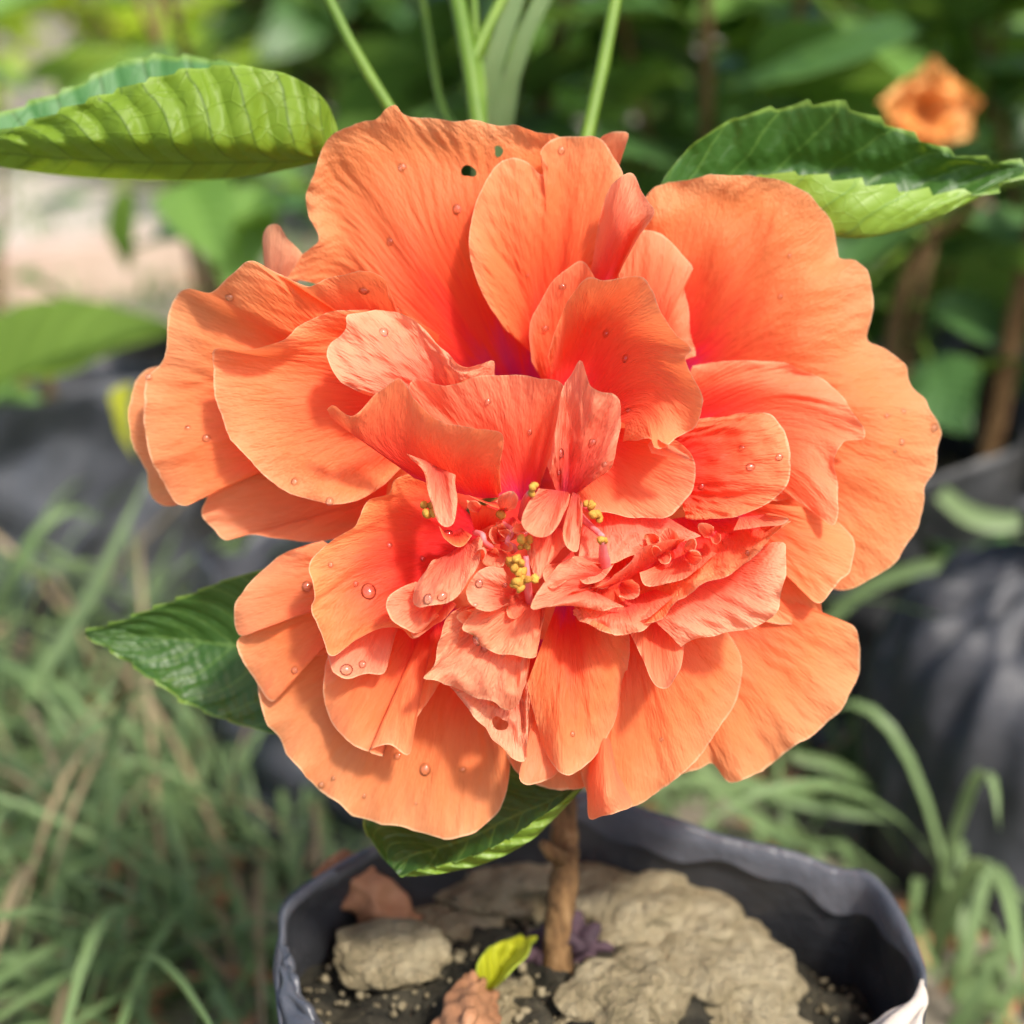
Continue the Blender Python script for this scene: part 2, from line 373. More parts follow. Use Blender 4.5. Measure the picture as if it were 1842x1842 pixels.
    o['pink'] = float(pink); o['pale'] = float(pale); o['crinkle'] = float(crinkle); o['v0'] = float(v0); o['deep'] = float(deep)
    return o

# green cup behind the petals carries them
cup_c = Vector(unproject([945, 880, -33])); ax = Vector(-CF)
ringsP = []
for k, (r, dz) in enumerate([(.0015, -.014), (.006, -.012), (.0095, -.006), (.011, .0), (.0105, .004), (.004, .006)]):
    ringsP.append([tuple(cup_c + ax * dz + (Vector(CR) * math.cos(a) + Vector(CU) * math.sin(a)) * r * (1 + .05 * math.sin(5 * a))) for a in np.linspace(0, 2 * math.pi, 24, endpoint=False)])
flower = link('flower', grid_mesh('flower', np.array(ringsP), closed_u=True), M['calyx'], plant)
flower['label'] = 'large ruffled double orange flower'

PETALS = []
def petal(base, rim, mids=(), **kw): PETALS.append((base, rim, mids, kw))
# --- back ring
# top petal with two eaten holes, its upper edge bent forward
petal([(870, 690, -23), (930, 710, -25), (985, 690, -23)],
      [(515, 500, -15), (540, 462, -14), (572, 430, -13), (556, 390, -12), (550, 350, -12), (566, 300, -11), (590, 248, -10), (640, 222, -8), (674, 214, -7), (692, 194, -6), (712, 189, -6), (732, 208, -8), (800, 214, -8), (880, 219, -8), (950, 229, -8), (1000, 243, -9), (1045, 280, -11), (1060, 360, -14)],
      mids=[[(765, 620, -16), (740, 560, -13), (750, 480, -12), (800, 450, -11.5), (860, 440, -12), (920, 440, -13), (990, 520, -17)],
            [(590, 520, -15), (622, 440, -13), (620, 350, -13), (660, 300, -11.5), (740, 290, -11), (830, 292, -10.5), (940, 296, -11), (1010, 340, -13), (1040, 420, -16)]],
      holes=[(843, 308, 12), (897, 272, 9)], ruffle=.7, fold=.42, nu=150, nv=80)
petal([(960, 640, -18), (1010, 650, -19)],
      [(908, 592, -12), (878, 548, -9), (852, 485, -7.5), (843, 420, -7), (858, 355, -7), (888, 302, -7), (918, 281, -7), (945, 288, -7.5), (972, 312, -8.5), (986, 300, -8), (972, 275, -8), (992, 252, -8), (1040, 242, -8), (1080, 250, -8), (1118, 300, -7), (1128, 380, -7), (1105, 470, -9), (1070, 560, -13)],
      mids=[[(935, 615, -14), (925, 560, -12), (950, 470, -12), (1000, 430, -12), (1050, 430, -10), (1055, 560, -14)]], fold=.30, ruffle=.5)
petal([(1060, 330, -17), (1100, 340, -17)], [(1072, 256, -12), (1088, 240, -11), (1128, 237, -10), (1126, 262, -11), (1113, 300, -13)], ruffle=.3, pink=.5, v0=.6)
# rolled petal right of it
petal([(1045, 540, -12), (1075, 530, -10), (1105, 515, -11)],
      [(1072, 430, -8), (1082, 375, -5), (1098, 335, -2), (1118, 316, 0), (1140, 312, -1), (1154, 338, -1), (1166, 362, 2), (1178, 383, 4), (1150, 425, 1), (1125, 470, -4), (1110, 500, -9)],
      mids=[[(1062, 490, -9), (1085, 440, -4), (1105, 420, -1), (1125, 420, 0), (1138, 430, -2), (1112, 495, -8)]], ruffle=.4, pink=.7, pale=.1, jag=2)
petal([(1120, 650, -17), (1190, 660, -17)], [(1105, 520, -13), (1125, 450, -11), (1158, 412, -10), (1205, 432, -10.5), (1246, 480, -12), (1232, 512, -13), (1252, 640, -14)], ruffle=.5, pink=.45, bulge=2, fold=.35)
# great right-hand petal
petal([(1150, 650, -22), (1200, 700, -24), (1190, 780, -22), (1200, 850, -20)],
      [(1130, 420, -17), (1165, 346, -15), (1200, 328, -14), (1260, 317, -13), (1330, 312, -12), (1400, 323, -12), (1450, 345, -13), (1488, 385, -15), (1506, 425, -17), (1509, 463, -18), (1540, 467, -17), (1562, 492, -16), (1573, 535, -17), (1565, 585, -19), (1562, 615, -20), (1602, 629, -20), (1628, 655, -19), (1645, 695, -18), (1668, 722, -18), (1690, 762, -18), (1692, 805, -18), (1680, 852, -18), (1664, 880, -18), (1659, 925, -18), (1640, 972, -18), (1600, 1022, -18), (1560, 1046, -18), (1500, 1060, -18), (1420, 1000, -18)],
      mids=[[(1160, 540, -18), (1230, 500, -16), (1300, 520, -16), (1350, 580, -17), (1380, 680, -18), (1420, 780, -17), (1400, 880, -17), (1320, 900, -18)],
            [(1145, 450, -16), (1260, 390, -14), (1380, 410, -14), (1440, 520, -15), (1490, 640, -16), (1560, 760, -15), (1550, 900, -15), (1470, 990, -17), (1400, 960, -18)]],
      fold=.50, ruffle=.6, jag=2.6, nu=170, nv=80, crinkle=.9)
petal([(1190, 730, -16), (1230, 790, -17), (1260, 860, -16)],
      [(1248, 655, -12), (1330, 648, -12), (1420, 655, -11.5), (1490, 688, -11), (1535, 740, -10), (1558, 787, -9), (1518, 796, -7), (1504, 830, -7), (1509, 890, -7), (1501, 945, -7), (1468, 925, -7), (1435, 900, -8), (1390, 900, -11)],
      mids=[[(1225, 700, -14), (1310, 690, -12), (1380, 720, -12), (1420, 790, -11), (1400, 850, -10), (1330, 880, -13)]], ruffle=.7, pink=.45, fold=.45)
petal([(1300, 900, -13), (1330, 960, -13)],
      [(1480, 915, -10), (1525, 955, -9), (1541, 985, -9), (1532, 1028, -9), (1508, 1048, -8), (1476, 1086, -9), (1445, 1065, -8), (1415, 1030, -9), (1380, 1040, -10)], ruffle=1.0, bulge=2.5, fold=.4)
petal([(1220, 880, -6), (1180, 850, -7), (1190, 790, -8)],
      [(1235, 935, -2), (1320, 932, 0), (1372, 910, 1), (1410, 882, 2), (1423, 848, 2), (1420, 800, 1), (1400, 757, 0), (1360, 741, -2), (1300, 748, -4), (1228, 756, -6)],
      bulge=1.0, ruffle=.7, fold=.55, lump=1.2, pink=.6, crinkle=1.2, crease=.45, deep=.5)
# lower right pair
petal([(1160, 1080, -12), (1220, 1050, -14), (1300, 1000, -15)],
      [(1225, 1395, -12), (1255, 1385, -12), (1282, 1375, -12), (1312, 1408, -12), (1352, 1400, -12), (1412, 1356, -12), (1490, 1302, -13), (1532, 1250, -14), (1546, 1200, -14), (1548, 1158, -14), (1530, 1122, -13), (1474, 1117, -12), (1440, 1050, -13)],
      bulge=3.0, fold=.42, ruffle=.7)
petal([(1280, 980, -12), (1320, 950, -13)], [(1380, 1120, -10), (1440, 1125, -11), (1474, 1119, -12), (1476, 1080, -11), (1450, 1020, -11)], ruffle=.4, v0=.4)
petal([(1100, 1070, -8), (1170, 1060, -9)],
      [(1045, 1390, -6), (1062, 1440, -6), (1110, 1462, -5), (1145, 1450, -5), (1192, 1420, -5), (1242, 1380, -6), (1282, 1330, -7), (1312, 1280, -7), (1332, 1238, -8), (1332, 1180, -8), (1300, 1120, -9)],
      bulge=4.0, fold=.34, ruffle=.6)
petal([(1000, 1090, -5), (1060, 1080, -5)],
      [(946, 1235, -1), (965, 1300, 0), (975, 1345, 0), (995, 1378, 1), (1025, 1399, 1), (1062, 1370, 0), (1088, 1335, -1), (1112, 1280, -2), (1132, 1185, -3), (1128, 1110, -4)],
      bulge=3.5, fold=.32, ruffle=.5)
petal([(975, 1180, -4), (1000, 1200, -4)], [(944, 1262, -2), (948, 1330, -1), (934, 1398, -1), (962, 1412, -1), (1002, 1394, -2), (1010, 1340, -3)], ruffle=.5, pink=.4, v0=.3)
# rolled tube at the bottom
petal([(1075, 1330, -3), (1085, 1325, -1), (1100, 1330, -3)],
      [(1054, 1395, -6), (1056, 1440, -5), (1060, 1476, -1), (1085, 1470, 4), (1110, 1462, 4), (1138, 1452, -1), (1130, 1425, -6), (1112, 1385, -7)],
      mids=[[(1060, 1375, -4), (1066, 1410, 2), (1090, 1420, 6), (1108, 1405, 3), (1106, 1370, -4)]], ruffle=.2, fold=.15, lump=.2, pink=.3, jag=1.2, v0=.6)
petal([(940, 1150, -11), (1000, 1150, -11)], [(880, 1290, -10), (905, 1350, -9), (940, 1400, -9), (1000, 1421, -9), (1058, 1416, -9), (1070, 1350, -10)], ruffle=.4)
# big bottom-left petals
petal([(760, 1080, -13), (840, 1100, -14), (890, 1120, -14)],
      [(455, 1200, -12), (462, 1242, -11), (472, 1288, -11), (502, 1335, -10), (542, 1392, -9), (600, 1442, -9), (650, 1474, -9), (740, 1494, -9), (812, 1512, -8), (878, 1482, -9), (905, 1442, -9), (917, 1390, -10), (915, 1300, -12)],
      bulge=2.0, fold=.22, ruffle=.5, lump=.4, crinkle=.6, jag=2)
petal([(740, 1090, -8), (800, 1110, -8)],
      [(600, 1160, -6), (584, 1200, -5), (580, 1242, -4), (592, 1292, -4), (622, 1332, -3), (660, 1352, -3), (690, 1364, -4), (664, 1350, -2), (700, 1340, -1), (736, 1358, -1), (746, 1300, -1), (770, 1262, -3), (795, 1225, -4)],
      bulge=2.0, fold=.2, ruffle=.3, lump=.4, crinkle=.6)
petal([(690, 1090, -3), (730, 1110, -3)], [(586, 1180, -1), (600, 1208, 0), (625, 1222, 0), (655, 1214, 0), (690, 1211, 0), (702, 1175, -1), (705, 1135, -2)], ruffle=.4, pink=.8, pale=.1, v0=.3)
petal([(640, 1010, -9), (650, 1080, -9)],
      [(580, 972, -9), (548, 980, -9), (500, 1000, -8.5), (470, 1025, -8), (440, 1060, -7.5), (421, 1092, -7), (427, 1142, -7), (470, 1132, -6), (530, 1108, -6)], bulge=1.5, ruffle=.4, pink=.25, v0=.35)
petal([(620, 1060, -8), (640, 1130, -9)],
      [(520, 1095, -8), (470, 1132, -8.2), (428, 1147, -8.5), (425, 1172, -9), (450, 1212, -9), (488, 1263, -8), (525, 1215, -9), (545, 1185, -9), (580, 1180, -10)], bulge=1.2, ruffle=.4, v0=.3)
# left group
petal([(560, 760, -16), (560, 820, -16)], [(330, 650, -17), (266, 660, -18), (242, 690, -19), (229, 742, -19), (239, 802, -19), (262, 850, -18), (266, 882, -18), (290, 911, -17), (330, 905, -17), (380, 880, -16)], bulge=2, ruffle=.4, v0=.3)
petal([(700, 850, -12), (690, 930, -12)],
      [(470, 800, -14), (400, 850, -15), (364, 915, -15), (382, 952, -15), (406, 971, -14), (450, 962, -13), (500, 970, -13), (560, 976, -12), (610, 968, -11), (650, 950, -11)], bulge=-2.5, ruffle=.6, pink=.4, fold=.5, v0=.25)
petal([(472, 520, -18), (515, 520, -18)], [(478, 470, -17), (472, 432, -15), (480, 410, -13), (502, 404, -13), (522, 432, -14), (548, 464, -16), (545, 500, -18)], ruffle=.2, pale=.9, v0=.6)
petal([(640, 640, -14), (660, 720, -14), (640, 790, -14)],
      [(590, 520, -9), (548, 512, -6), (500, 492, -1), (450, 468, 1), (415, 492, 0), (380, 524, -3), (335, 519, -7), (310, 542, -10), (298, 590, -10), (297, 640, -11), (263, 682, -12), (258, 742, -11), (266, 812, -11), (290, 866, -11), (326, 911, -10), (380, 882, -12), (450, 838, -13)],
      bulge=2.5, fold=.42, ruffle=.5)
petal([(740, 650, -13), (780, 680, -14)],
      [(440, 474, -2), (510, 498, -1), (552, 516, 0), (600, 494, 1), (650, 487, 2), (690, 500, 1), (703, 545, -3), (730, 562, -7), (790, 600, -10)], bulge=-2.0, ruffle=.5, pink=.8, fold=.4, deep=.7)  # red tint paints the shadow on this forward-curled flap
petal([(780, 660, -8), (770, 740, -8), (760, 790, -8)],
      [(660, 555, -4), (625, 558, -3), (588, 562, -2), (540, 586, -1), (500, 614, 0), (440, 630, 0), (386, 627, -1), (383, 660, -3), (384, 700, -3.5), (392, 735, -3.5), (411, 782, -3), (442, 826, -3), (482, 861, -3), (540, 895, -3), (600, 908, -3), (645, 900, -4), (692, 870, -5), (740, 830, -7)],
      mids=[[(720, 600, -8), (640, 620, -8), (580, 670, -7), (560, 740, -5), (600, 810, -5), (660, 850, -6), (735, 820, -8)]],
      fold=.36, ruffle=.3)
petal([(800, 740, -5), (850, 730, -6)],
      [(665, 712, 0), (635, 700, 1), (604, 680, 2), (588, 642, 3), (592, 614, 3), (622, 590, 3), (624, 566, 2), (660, 560, 1), (722, 562, 0), (762, 590, 1), (800, 630, 2), (830, 656, 2), (862, 652, 0), (888, 650, -2), (892, 680, -4)], bulge=2.0, ruffle=.8, fold=.5, pink=.4, pale=.7, crinkle=1.1, crease=.35)
# --- second whorl
petal([(985, 700, -14), (1040, 700, -14)], [(956, 650, -10), (951, 600, -7), (964, 556, -5), (990, 512, -4), (1022, 480, -4), (1050, 470, -4), (1080, 520, -5), (1090, 600, -9)], bulge=-2, ruffle=.4, pink=.3)
petal([(985, 705, -9), (1015, 740, -9), (1060, 790, -8)],
      [(985, 640, -4), (1005, 575, 0), (1035, 520, 4), (1060, 498, 6), (1090, 503, 7), (1150, 496, 8), (1168, 512, 9.5), (1190, 560, 11), (1215, 600, 12), (1246, 628, 13), (1234, 648, 12), (1255, 690, 11), (1265, 722, 10), (1257, 760, 9), (1233, 784, 8), (1196, 804, 9), (1178, 806, 10), (1168, 790, 7), (1120, 800, 0)],
      mids=[[(990, 670, -8), (1020, 620, -6), (1070, 590, -5), (1120, 610, -2), (1150, 660, 1), (1160, 720, 2), (1120, 760, 0)]], fold=.25, ruffle=.5, pink=.5, deep=.6)
petal([(1165, 800, 5), (1178, 785, 6)], [(1172, 815, 8), (1200, 822, 9), (1242, 826, 9), (1215, 806, 11), (1190, 795, 11)], ruffle=0, pale=1, fold=.1, v0=.5, curl=.1)
petal([(1030, 850, -6), (1050, 800, -7), (1090, 770, -6)],
      [(1050, 915, 2), (1100, 925, 3), (1150, 932, 3), (1202, 930, 4), (1240, 892, 4), (1252, 842, 4), (1235, 805, 3), (1180, 770, 0)], bulge=1, fold=.25, ruffle=.3, pink=.4)
petal([(900, 895, -5), (935, 900, -5), (970, 880, -5)],
      [(780, 800, -1), (745, 735, 0), (734, 700, 1), (748, 682, 1), (800, 692, 1), (850, 680, 2), (900, 673, 3), (960, 678, 3), (1012, 690, 3), (1012, 760, 3), (990, 822, 1), (975, 860, -2)],
      bulge=-1.5, fold=.30, ruffle=.4, pink=.6, pale=.15)
petal([(745, 860, 0), (800, 880, -1), (860, 895, -2), (900, 895, -2)],
      [(588, 737, 7), (600, 729, 8), (632, 745, 8), (680, 706, 9), (714, 679, 10), (732, 692, 10), (748, 722, 10), (790, 753, 11), (840, 768, 12), (880, 772, 12), (905, 782, 11), (908, 805, 9), (900, 845, 5), (902, 885, 1)],
      mids=[[(612, 765, 4), (665, 795, 4), (715, 800, 4), (770, 815, 5), (830, 838, 5), (880, 850, 3), (896, 890, 0)]], fold=.2, ruffle=.3, pink=.7, lump=.4, deep=.55)  # dusky pink and red tints put this petal's shade into its colour
petal([(1005, 895, 0), (1030, 895, 0)],
      [(985, 840, 3), (1000, 765, 5), (1012, 695, 7), (1030, 668, 8), (1046, 650, 9), (1062, 690, 9), (1082, 706, 10), (1106, 708, 10), (1118, 732, 10), (1112, 790, 9), (1100, 840, 7), (1060, 870, 4), (1040, 890, 2)],
      bulge=1.5, fold=.5, ruffle=.6, lump=1.4, pink=.9, pale=.25, crinkle=1.1, crease=.22)
# left lower inner petal with the red throat
petal([(850, 930, -12), (860, 980, -11), (840, 1040, -9)],
      [(770, 850, -6), (735, 852, -3), (708, 864, -1), (698, 888, 0), (662, 900, 1), (646, 930, 1), (636, 948, 1), (600, 970, 2), (564, 1000, 3), (555, 1022, 3), (562, 1055, 3), (566, 1078, 3), (561, 1095, 3), (576, 1150, 3), (595, 1181, 3), (640, 1152, 3), (682, 1131, 3), (720, 1132, 4), (746, 1150, 4), (775, 1125, 1), (800, 1108, -3)],
      mids=[[(800, 880, -9), (750, 900, -6), (700, 960, -3), (670, 1020, -1), (680, 1080, 0), (740, 1100, -1), (800, 1080, -6)]], fold=.30, ruffle=.4, pink=.4, deep=.95)
# --- crumpled inner pieces
def bit(base, rim, **kw):
    k = dict(ruffle=.5, fold=.35, lump=1.1, pink=.7, pale=.4, crinkle=1.2, jag=1.8, v0=.15, crease=.5, curl=.7); k.update(kw); petal(base, rim, **k)
bit([(800, 1000, 2), (850, 970, 1)], [(775, 1010, 6), (750, 1050, 8), (742, 1086, 9), (770, 1092, 11), (812, 1080, 11), (842, 1050, 10), (862, 1010, 8), (870, 963, 5)], bulge=2)
bit([(790, 1060, 2), (780, 1090, 2)], [(745, 1045, 4), (705, 1066, 6), (695, 1092, 7), (706, 1118, 7), (728, 1132, 7), (756, 1138, 6), (790, 1110, 4)], bulge=1.5, pale=.2)
bit([(770, 1120, 0), (810, 1080, 0)], [(730, 1128, 3), (746, 1148, 5), (790, 1120, 5), (825, 1090, 3)], pale=.1)
bit([(930, 1060, 3), (920, 1090, 3)], [(905, 1020, 8), (880, 1018, 9), (852, 1035, 9), (838, 1062, 9), (850, 1090, 10), (880, 1101, 10), (912, 1085, 8)], bulge=2.5, pale=.6)
bit([(950, 1060, 1), (985, 1080, 1)], [(850, 1098, 7), (830, 1128, 8), (850, 1145, 8), (866, 1170, 8), (905, 1178, 8), (958, 1186, 7), (968, 1165, 6), (978, 1110, 4)], bulge=2, pale=.4, pink=.3)
bit([(880, 1080, 0), (955, 1120, 0)], [(850, 1088, 4), (820, 1095, 5), (795, 1130, 5), (782, 1190, 5), (758, 1224, 6), (792, 1226, 6), (830, 1248, 5), (880, 1262, 4), (922, 1278, 3), (945, 1235, 3), (955, 1180, 3)], bulge=2, pale=.6, pink=.3)
bit([(900, 1200, -1), (945, 1210, -1)], [(800, 1235, 2), (838, 1272, 1), (868, 1310, 1), (890, 1342, 1), (940, 1370, 1), (950, 1320, 1), (952, 1250, 0)], pale=.9, pink=.5, crinkle=1.6, crease=.8, holes=[(899, 1302, 13)], nu=44, nv=32)
bit([(990, 880, 3), (1022, 885, 3)], [(965, 878, 8), (946, 912, 10), (936, 945, 11), (950, 966, 11), (976, 970, 11), (1002, 950, 10), (1020, 915, 8), (1026, 890, 5)], bulge=1.5, pale=.5)
bit([(1030, 885, 4), (1042, 890, 4)], [(1022, 915, 8), (1012, 955, 9), (1018, 986, 10), (1040, 990, 10), (1046, 950, 9), (1048, 905, 6)], bulge=1, pale=.45)
bit([(960, 950, 2), (1010, 950, 2)], [(945, 975, 5), (953, 1012, 7), (968, 1044, 8), (990, 1015, 7), (1018, 985, 5)], bulge=1, pale=.4)
bit([(770, 830, 3), (800, 845, 2)], [(726, 814, 5), (748, 834, 7), (765, 862, 8), (774, 900, 9), (786, 935, 10), (800, 948, 10), (817, 940, 10), (823, 905, 9), (818, 875, 8), (822, 855, 6)], bulge=1.5, pale=.65)
bit([(855, 960, -3), (910, 930, -4)], [(840, 900, -3), (870, 905, -2), (900, 920, 0), (905, 960, 1), (880, 985, 1), (850, 975, 0)], pale=0, pink=.2, deep=.9)
bit([(870, 985, 2), (905, 990, 2)], [(865, 1005, 5), (875, 1020, 6), (905, 1018, 6), (912, 1000, 4)], pale=.4)
# right-hand crumpled pocket
petal([(1050, 1000, -3), (1110, 960, -6), (1230, 930, -6), (1340, 930, -3)],
      [(1030, 1108, 6), (1060, 1128, 7), (1100, 1140, 7), (1140, 1138, 7), (1190, 1110, 8), (1250, 1062, 9), (1330, 1022, 9), (1390, 968, 9), (1421, 936, 8)],
      mids=[[(1040, 1050, -1), (1090, 1040, -4), (1160, 1020, -3), (1240, 985, -4), (1330, 960, -2), (1400, 935, 3)], [(1035, 1080, 2), (1085, 1095, 2), (1150, 1080, 0), (1230, 1030, 1), (1330, 995, 4), (1405, 940, 6)]],
      ruffle=.5, fold=.8, lump=2.0, pink=.75, crinkle=1.4, nu=120, nv=60, crease=.9, deep=.6)
bit([(1060, 1060, 3), (1090, 1030, 3)], [(1130, 1095, 6), (1060, 1098, 9), (1000, 1090, 11), (958, 1098, 12), (952, 1088, 12), (972, 1055, 11), (1000, 1022, 9), (1026, 1000, 7), (1048, 1000, 4)], bulge=2.5, pale=.35, pink=.8)
bit([(1090, 1060, 1), (1190, 1010, 0)], [(1020, 1066, 10), (1052, 1060, 10), (1088, 1048, 9), (1128, 1012, 9), (1160, 980, 8), (1200, 972, 6), (1236, 965, 3)], bulge=-2.5, pale=.3, ruffle=.8, pink=1)
bit([(1060, 1090, 2), (1150, 1080, 1)], [(1028, 1098, 6), (1042, 1118, 8), (1078, 1136, 8.5), (1128, 1142, 8), (1165, 1128, 7), (1190, 1105, 5)], pale=.25, bulge=2)
bit([(1050, 940, -1), (1100, 920, -2), (1200, 930, -3)], [(1040, 1010, 5), (1080, 1015, 4), (1140, 1002, 3), (1200, 985, 2), (1260, 965, 1)], pale=.35, pink=1, bulge=1)
bit([(1330, 930, 1), (1380, 925, 2)], [(1320, 955, 7), (1360, 950, 9), (1400, 945, 10), (1420, 932, 10), (1395, 926, 9), (1370, 920, 6)], pale=.3, pink=.4)
petal([(1150, 1090, 1), (1230, 1060, 1), (1310, 1020, 1), (1370, 985, 2)],
      [(1228, 1165, 5), (1262, 1150, 5), (1302, 1140, 5), (1356, 1132, 6), (1392, 1108, 6), (1408, 1068, 6), (1416, 1010, 6), (1412, 978, 5), (1390, 975, 3)], bulge=1.5, fold=.6, ruffle=.6, pink=.6, pale=.75, crinkle=1.2, crease=.3)
petal([(1140, 1080, -1), (1200, 1080, -1)], [(1118, 1115, 0), (1150, 1172, 3), (1170, 1222, 6), (1186, 1239, 7.5), (1206, 1236, 7.5), (1226, 1200, 6), (1234, 1155, 2)], bulge=-1.5, fold=.45, ruffle=.3, pink=.6)
bit([(880, 905, -2), (900, 900, -2)], [(840, 890, 2), (870, 905, 4), (905, 915, 5), (925, 905, 4), (915, 890, 1)], pale=0, pink=.6, v0=0, deep=.9)
bit([(905, 935, 0), (925, 930, 0)], [(890, 940, 3), (900, 965, 5), (925, 972, 6), (940, 955, 5)], pale=.2, v0=.1)
bit([(800, 960, -2), (830, 950, -3)], [(790, 945, 1), (800, 970, 3), (830, 985, 4), (850, 965, 2)], pale=0, pink=.3, v0=.05, deep=.9)
bit([(1035, 1010, 2), (1060, 1000, 1)], [(1035, 1030, 6), (1050, 1050, 8), (1080, 1050, 8), (1100, 1030, 6), (1110, 1005, 3)], pale=.5, pink=1)
bit([(1010, 1010, 3), (1030, 990, 2)], [(985, 1015, 7), (975, 1040, 9), (990, 1060, 10), (1020, 1045, 9), (1040, 1015, 6)], pale=.3, pink=.9)
bit([(880, 1090, 3), (940, 1080, 2)], [(850, 1100, 7), (835, 1098, 8), (822, 1112, 7), (835, 1128, 6), (860, 1120, 5)], pale=.6, pink=.2)
bit([(1200, 1010, 0), (1260, 985, -1)], [(1150, 1030, 4), (1165, 1055, 6), (1210, 1050, 7), (1260, 1025, 7), (1290, 995, 5)], pale=.1, pink=.8)
bit([(1120, 1080, 1), (1180, 1060, 0)], [(1105, 1105, 5), (1130, 1125, 7), (1170, 1110, 7), (1215, 1075, 6)], pale=.15, pink=.8)
rs_ = random.Random(23)
for k in range(26):                                                   # small crumpled slivers crowding the heart
    t = rs_.random()
    x, y = ((lambda a: (1040 + 250 * a, 1065 - 105 * a + rs_.uniform(-22, 22)))(rs_.random()) if k % 2 else (rs_.uniform(830, 1010), rs_.uniform(915, 1085)))
    a = rs_.uniform(0, 6.28); l = rs_.uniform(22, 44); wd = rs_.uniform(.5, .9); h0 = rs_.uniform(-1, 3); h1 = h0 + rs_.uniform(3, 5.5)
    c, s_ = math.cos(a), math.sin(a); q = lambda u, v, h: (x + c * u - s_ * v, y + s_ * u + c * v, h)
    bit([q(0, -5, h0), q(0, 5, h0)], [q(l * .35, -l * wd * .6, h1 - 1), q(l * .8, -l * wd * .5, h1), q(l * 1.05, 0, h1 + .6), q(l * .8, l * wd * .5, h1), q(l * .35, l * wd * .6, h1 - 1)],
        pale=rs_.uniform(.1, .55), pink=rs_.uniform(.5, 1), v0=.05, bulge=rs_.uniform(-1.5, 1.5), curl=1.2)
# hidden undermost petals that fill the ring behind
petal([(960, 760, -27), (1100, 780, -27)], [(880, 480, -21), (960, 380, -20), (1060, 340, -20), (1160, 380, -20), (1240, 480, -21), (1290, 620, -22)], ruffle=.5)
petal([(820, 760, -26), (860, 860, -26)], [(800, 480, -20), (680, 470, -19), (580, 540, -19), (480, 640, -18), (480, 800, -17), (560, 900, -16)], ruffle=.5)
petal([(860, 960, -24), (980, 960, -24), (1100, 960, -24)], [(640, 1080, -14), (680, 1220, -15), (820, 1300, -16), (1000, 1320, -15), (1200, 1280, -16), (1330, 1160, -17)], ruffle=.4)
# deep red funnel that closes the flower's middle
petal([(930, 860, -26), (960, 860, -26)], [(700, 1000, -14), (690, 850, -14), (780, 690, -17), (930, 640, -24), (1080, 660, -18), (1230, 760, -18), (1260, 900, -15), (1200, 1080, -14), (1050, 1150, -13), (880, 1150, -14), (760, 1090, -14), (700, 1010, -14)], ruffle=.6, pink=.2, nu=120, nv=30, deep=.8)

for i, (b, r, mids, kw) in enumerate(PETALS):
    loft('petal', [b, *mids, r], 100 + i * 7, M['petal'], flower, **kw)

# stamens: pink filaments, knots of yellow anthers
an_me = [lump_mesh('anther', (.00055, .00042, .00048), 40 + i, .35, 2) for i in range(4)]
def anther_knot(x, y, h, n, seed, spread=12):
    rng = random.Random(seed)
    for i in range(n):
        o = link('anther', an_me[rng.randrange(4)], M['anther'], flower)
        o.location = Vector(unproject([x + rng.uniform(-spread, spread), y + rng.uniform(-spread, spread), h + rng.uniform(-.4, .9)]))
        o.rotation_euler = (rng.uniform(0, 6), rng.uniform(0, 6), 0); s = rng.uniform(.85, 1.5); o.scale = (s, s, s)
def filament(pts, r0, r1):
    A = spline(pts, 12); me = tube_mesh('filament', [Vector(p) for p in unproject(A)], np.linspace(r0, r1, 12), 8)
    link('filament', me, M['filament'], flower)
for k in [(955, 882, 11.5, 3, 1, 9), (1062, 908, 6.5, 3, 2, 9), (1073, 932, 7, 4, 3, 10), (1084, 968, 9, 3, 4, 7), (944, 978, 8, 5, 5, 12), (934, 1020, 10, 7, 6, 15), (950, 1042, 10, 6, 7, 13), (932, 1056, 10.5, 4, 8, 10), (772, 915, 7, 5, 9, 12), (905, 925, 3, 2, 10, 7), (916, 1010, 8, 3, 11, 8)]: anther_knot(*k)
filament([(1035, 915, -1), (1050, 935, 3), (1084, 965, 9)], .0006, .0004)
filament([(1035, 905, 0), (1055, 915, 4), (1072, 930, 7)], .0005, .0003)
filament([(1090, 1020, 3), (1085, 995, 6), (1084, 972, 9)], .0010, .0004)
filament([(940, 930, -2), (945, 900, 5), (953, 886, 11)], .0008, .0004)
filament([(955, 1090, 2), (950, 1060, 7), (946, 1000, 8)], .0007, .0004)
filament([(790, 880, 1), (778, 900, 4), (773, 912, 7)], .0005, .0003)
filament([(900, 940, 0), (922, 955, 5), (912, 975, 6), (928, 985, 6), (922, 992, 4)], .00045, .0004)
filament([(855, 958, 3), (868, 962, 6), (872, 975, 6), (885, 985, 4)], .00045, .0004)
# ------------------------------------------------------------------ stem and leaves of the same plant
stem_pts = [STEM_BASE + Vector((0, 0, -.012)), STEM_BASE, at_dist(1002, 1700, STEM_BASE.y + .004), at_dist(1016, 1560, STEM_BASE.y + .010), at_dist(1012, 1450, STEM_BASE.y + .017), at_dist(985, 1150, .232), cup_c + ax * -.012]
sp = spline([tuple(p) for p in stem_pts], 46)
link('stem', tube_mesh('stem', [Vector(p) for p in sp], np.linspace(.0026, .0021, 46) * (1 + .12 * np.sin(np.linspace(0, 19, 46)) ** 6), 14, .07, 5), M['bark'], plant)
# the pruned side stub with its papery scar
b0 = at_dist(1010, 1545, STEM_BASE.y + .008)
link('stub', tube_mesh('stub', [b0, b0 + Vector((-.002, -.001, .002)), b0 + Vector((-.0035, -.002, .0045))], [.0015, .0013, .0009], 10, .08, 8), M['bark'], plant)

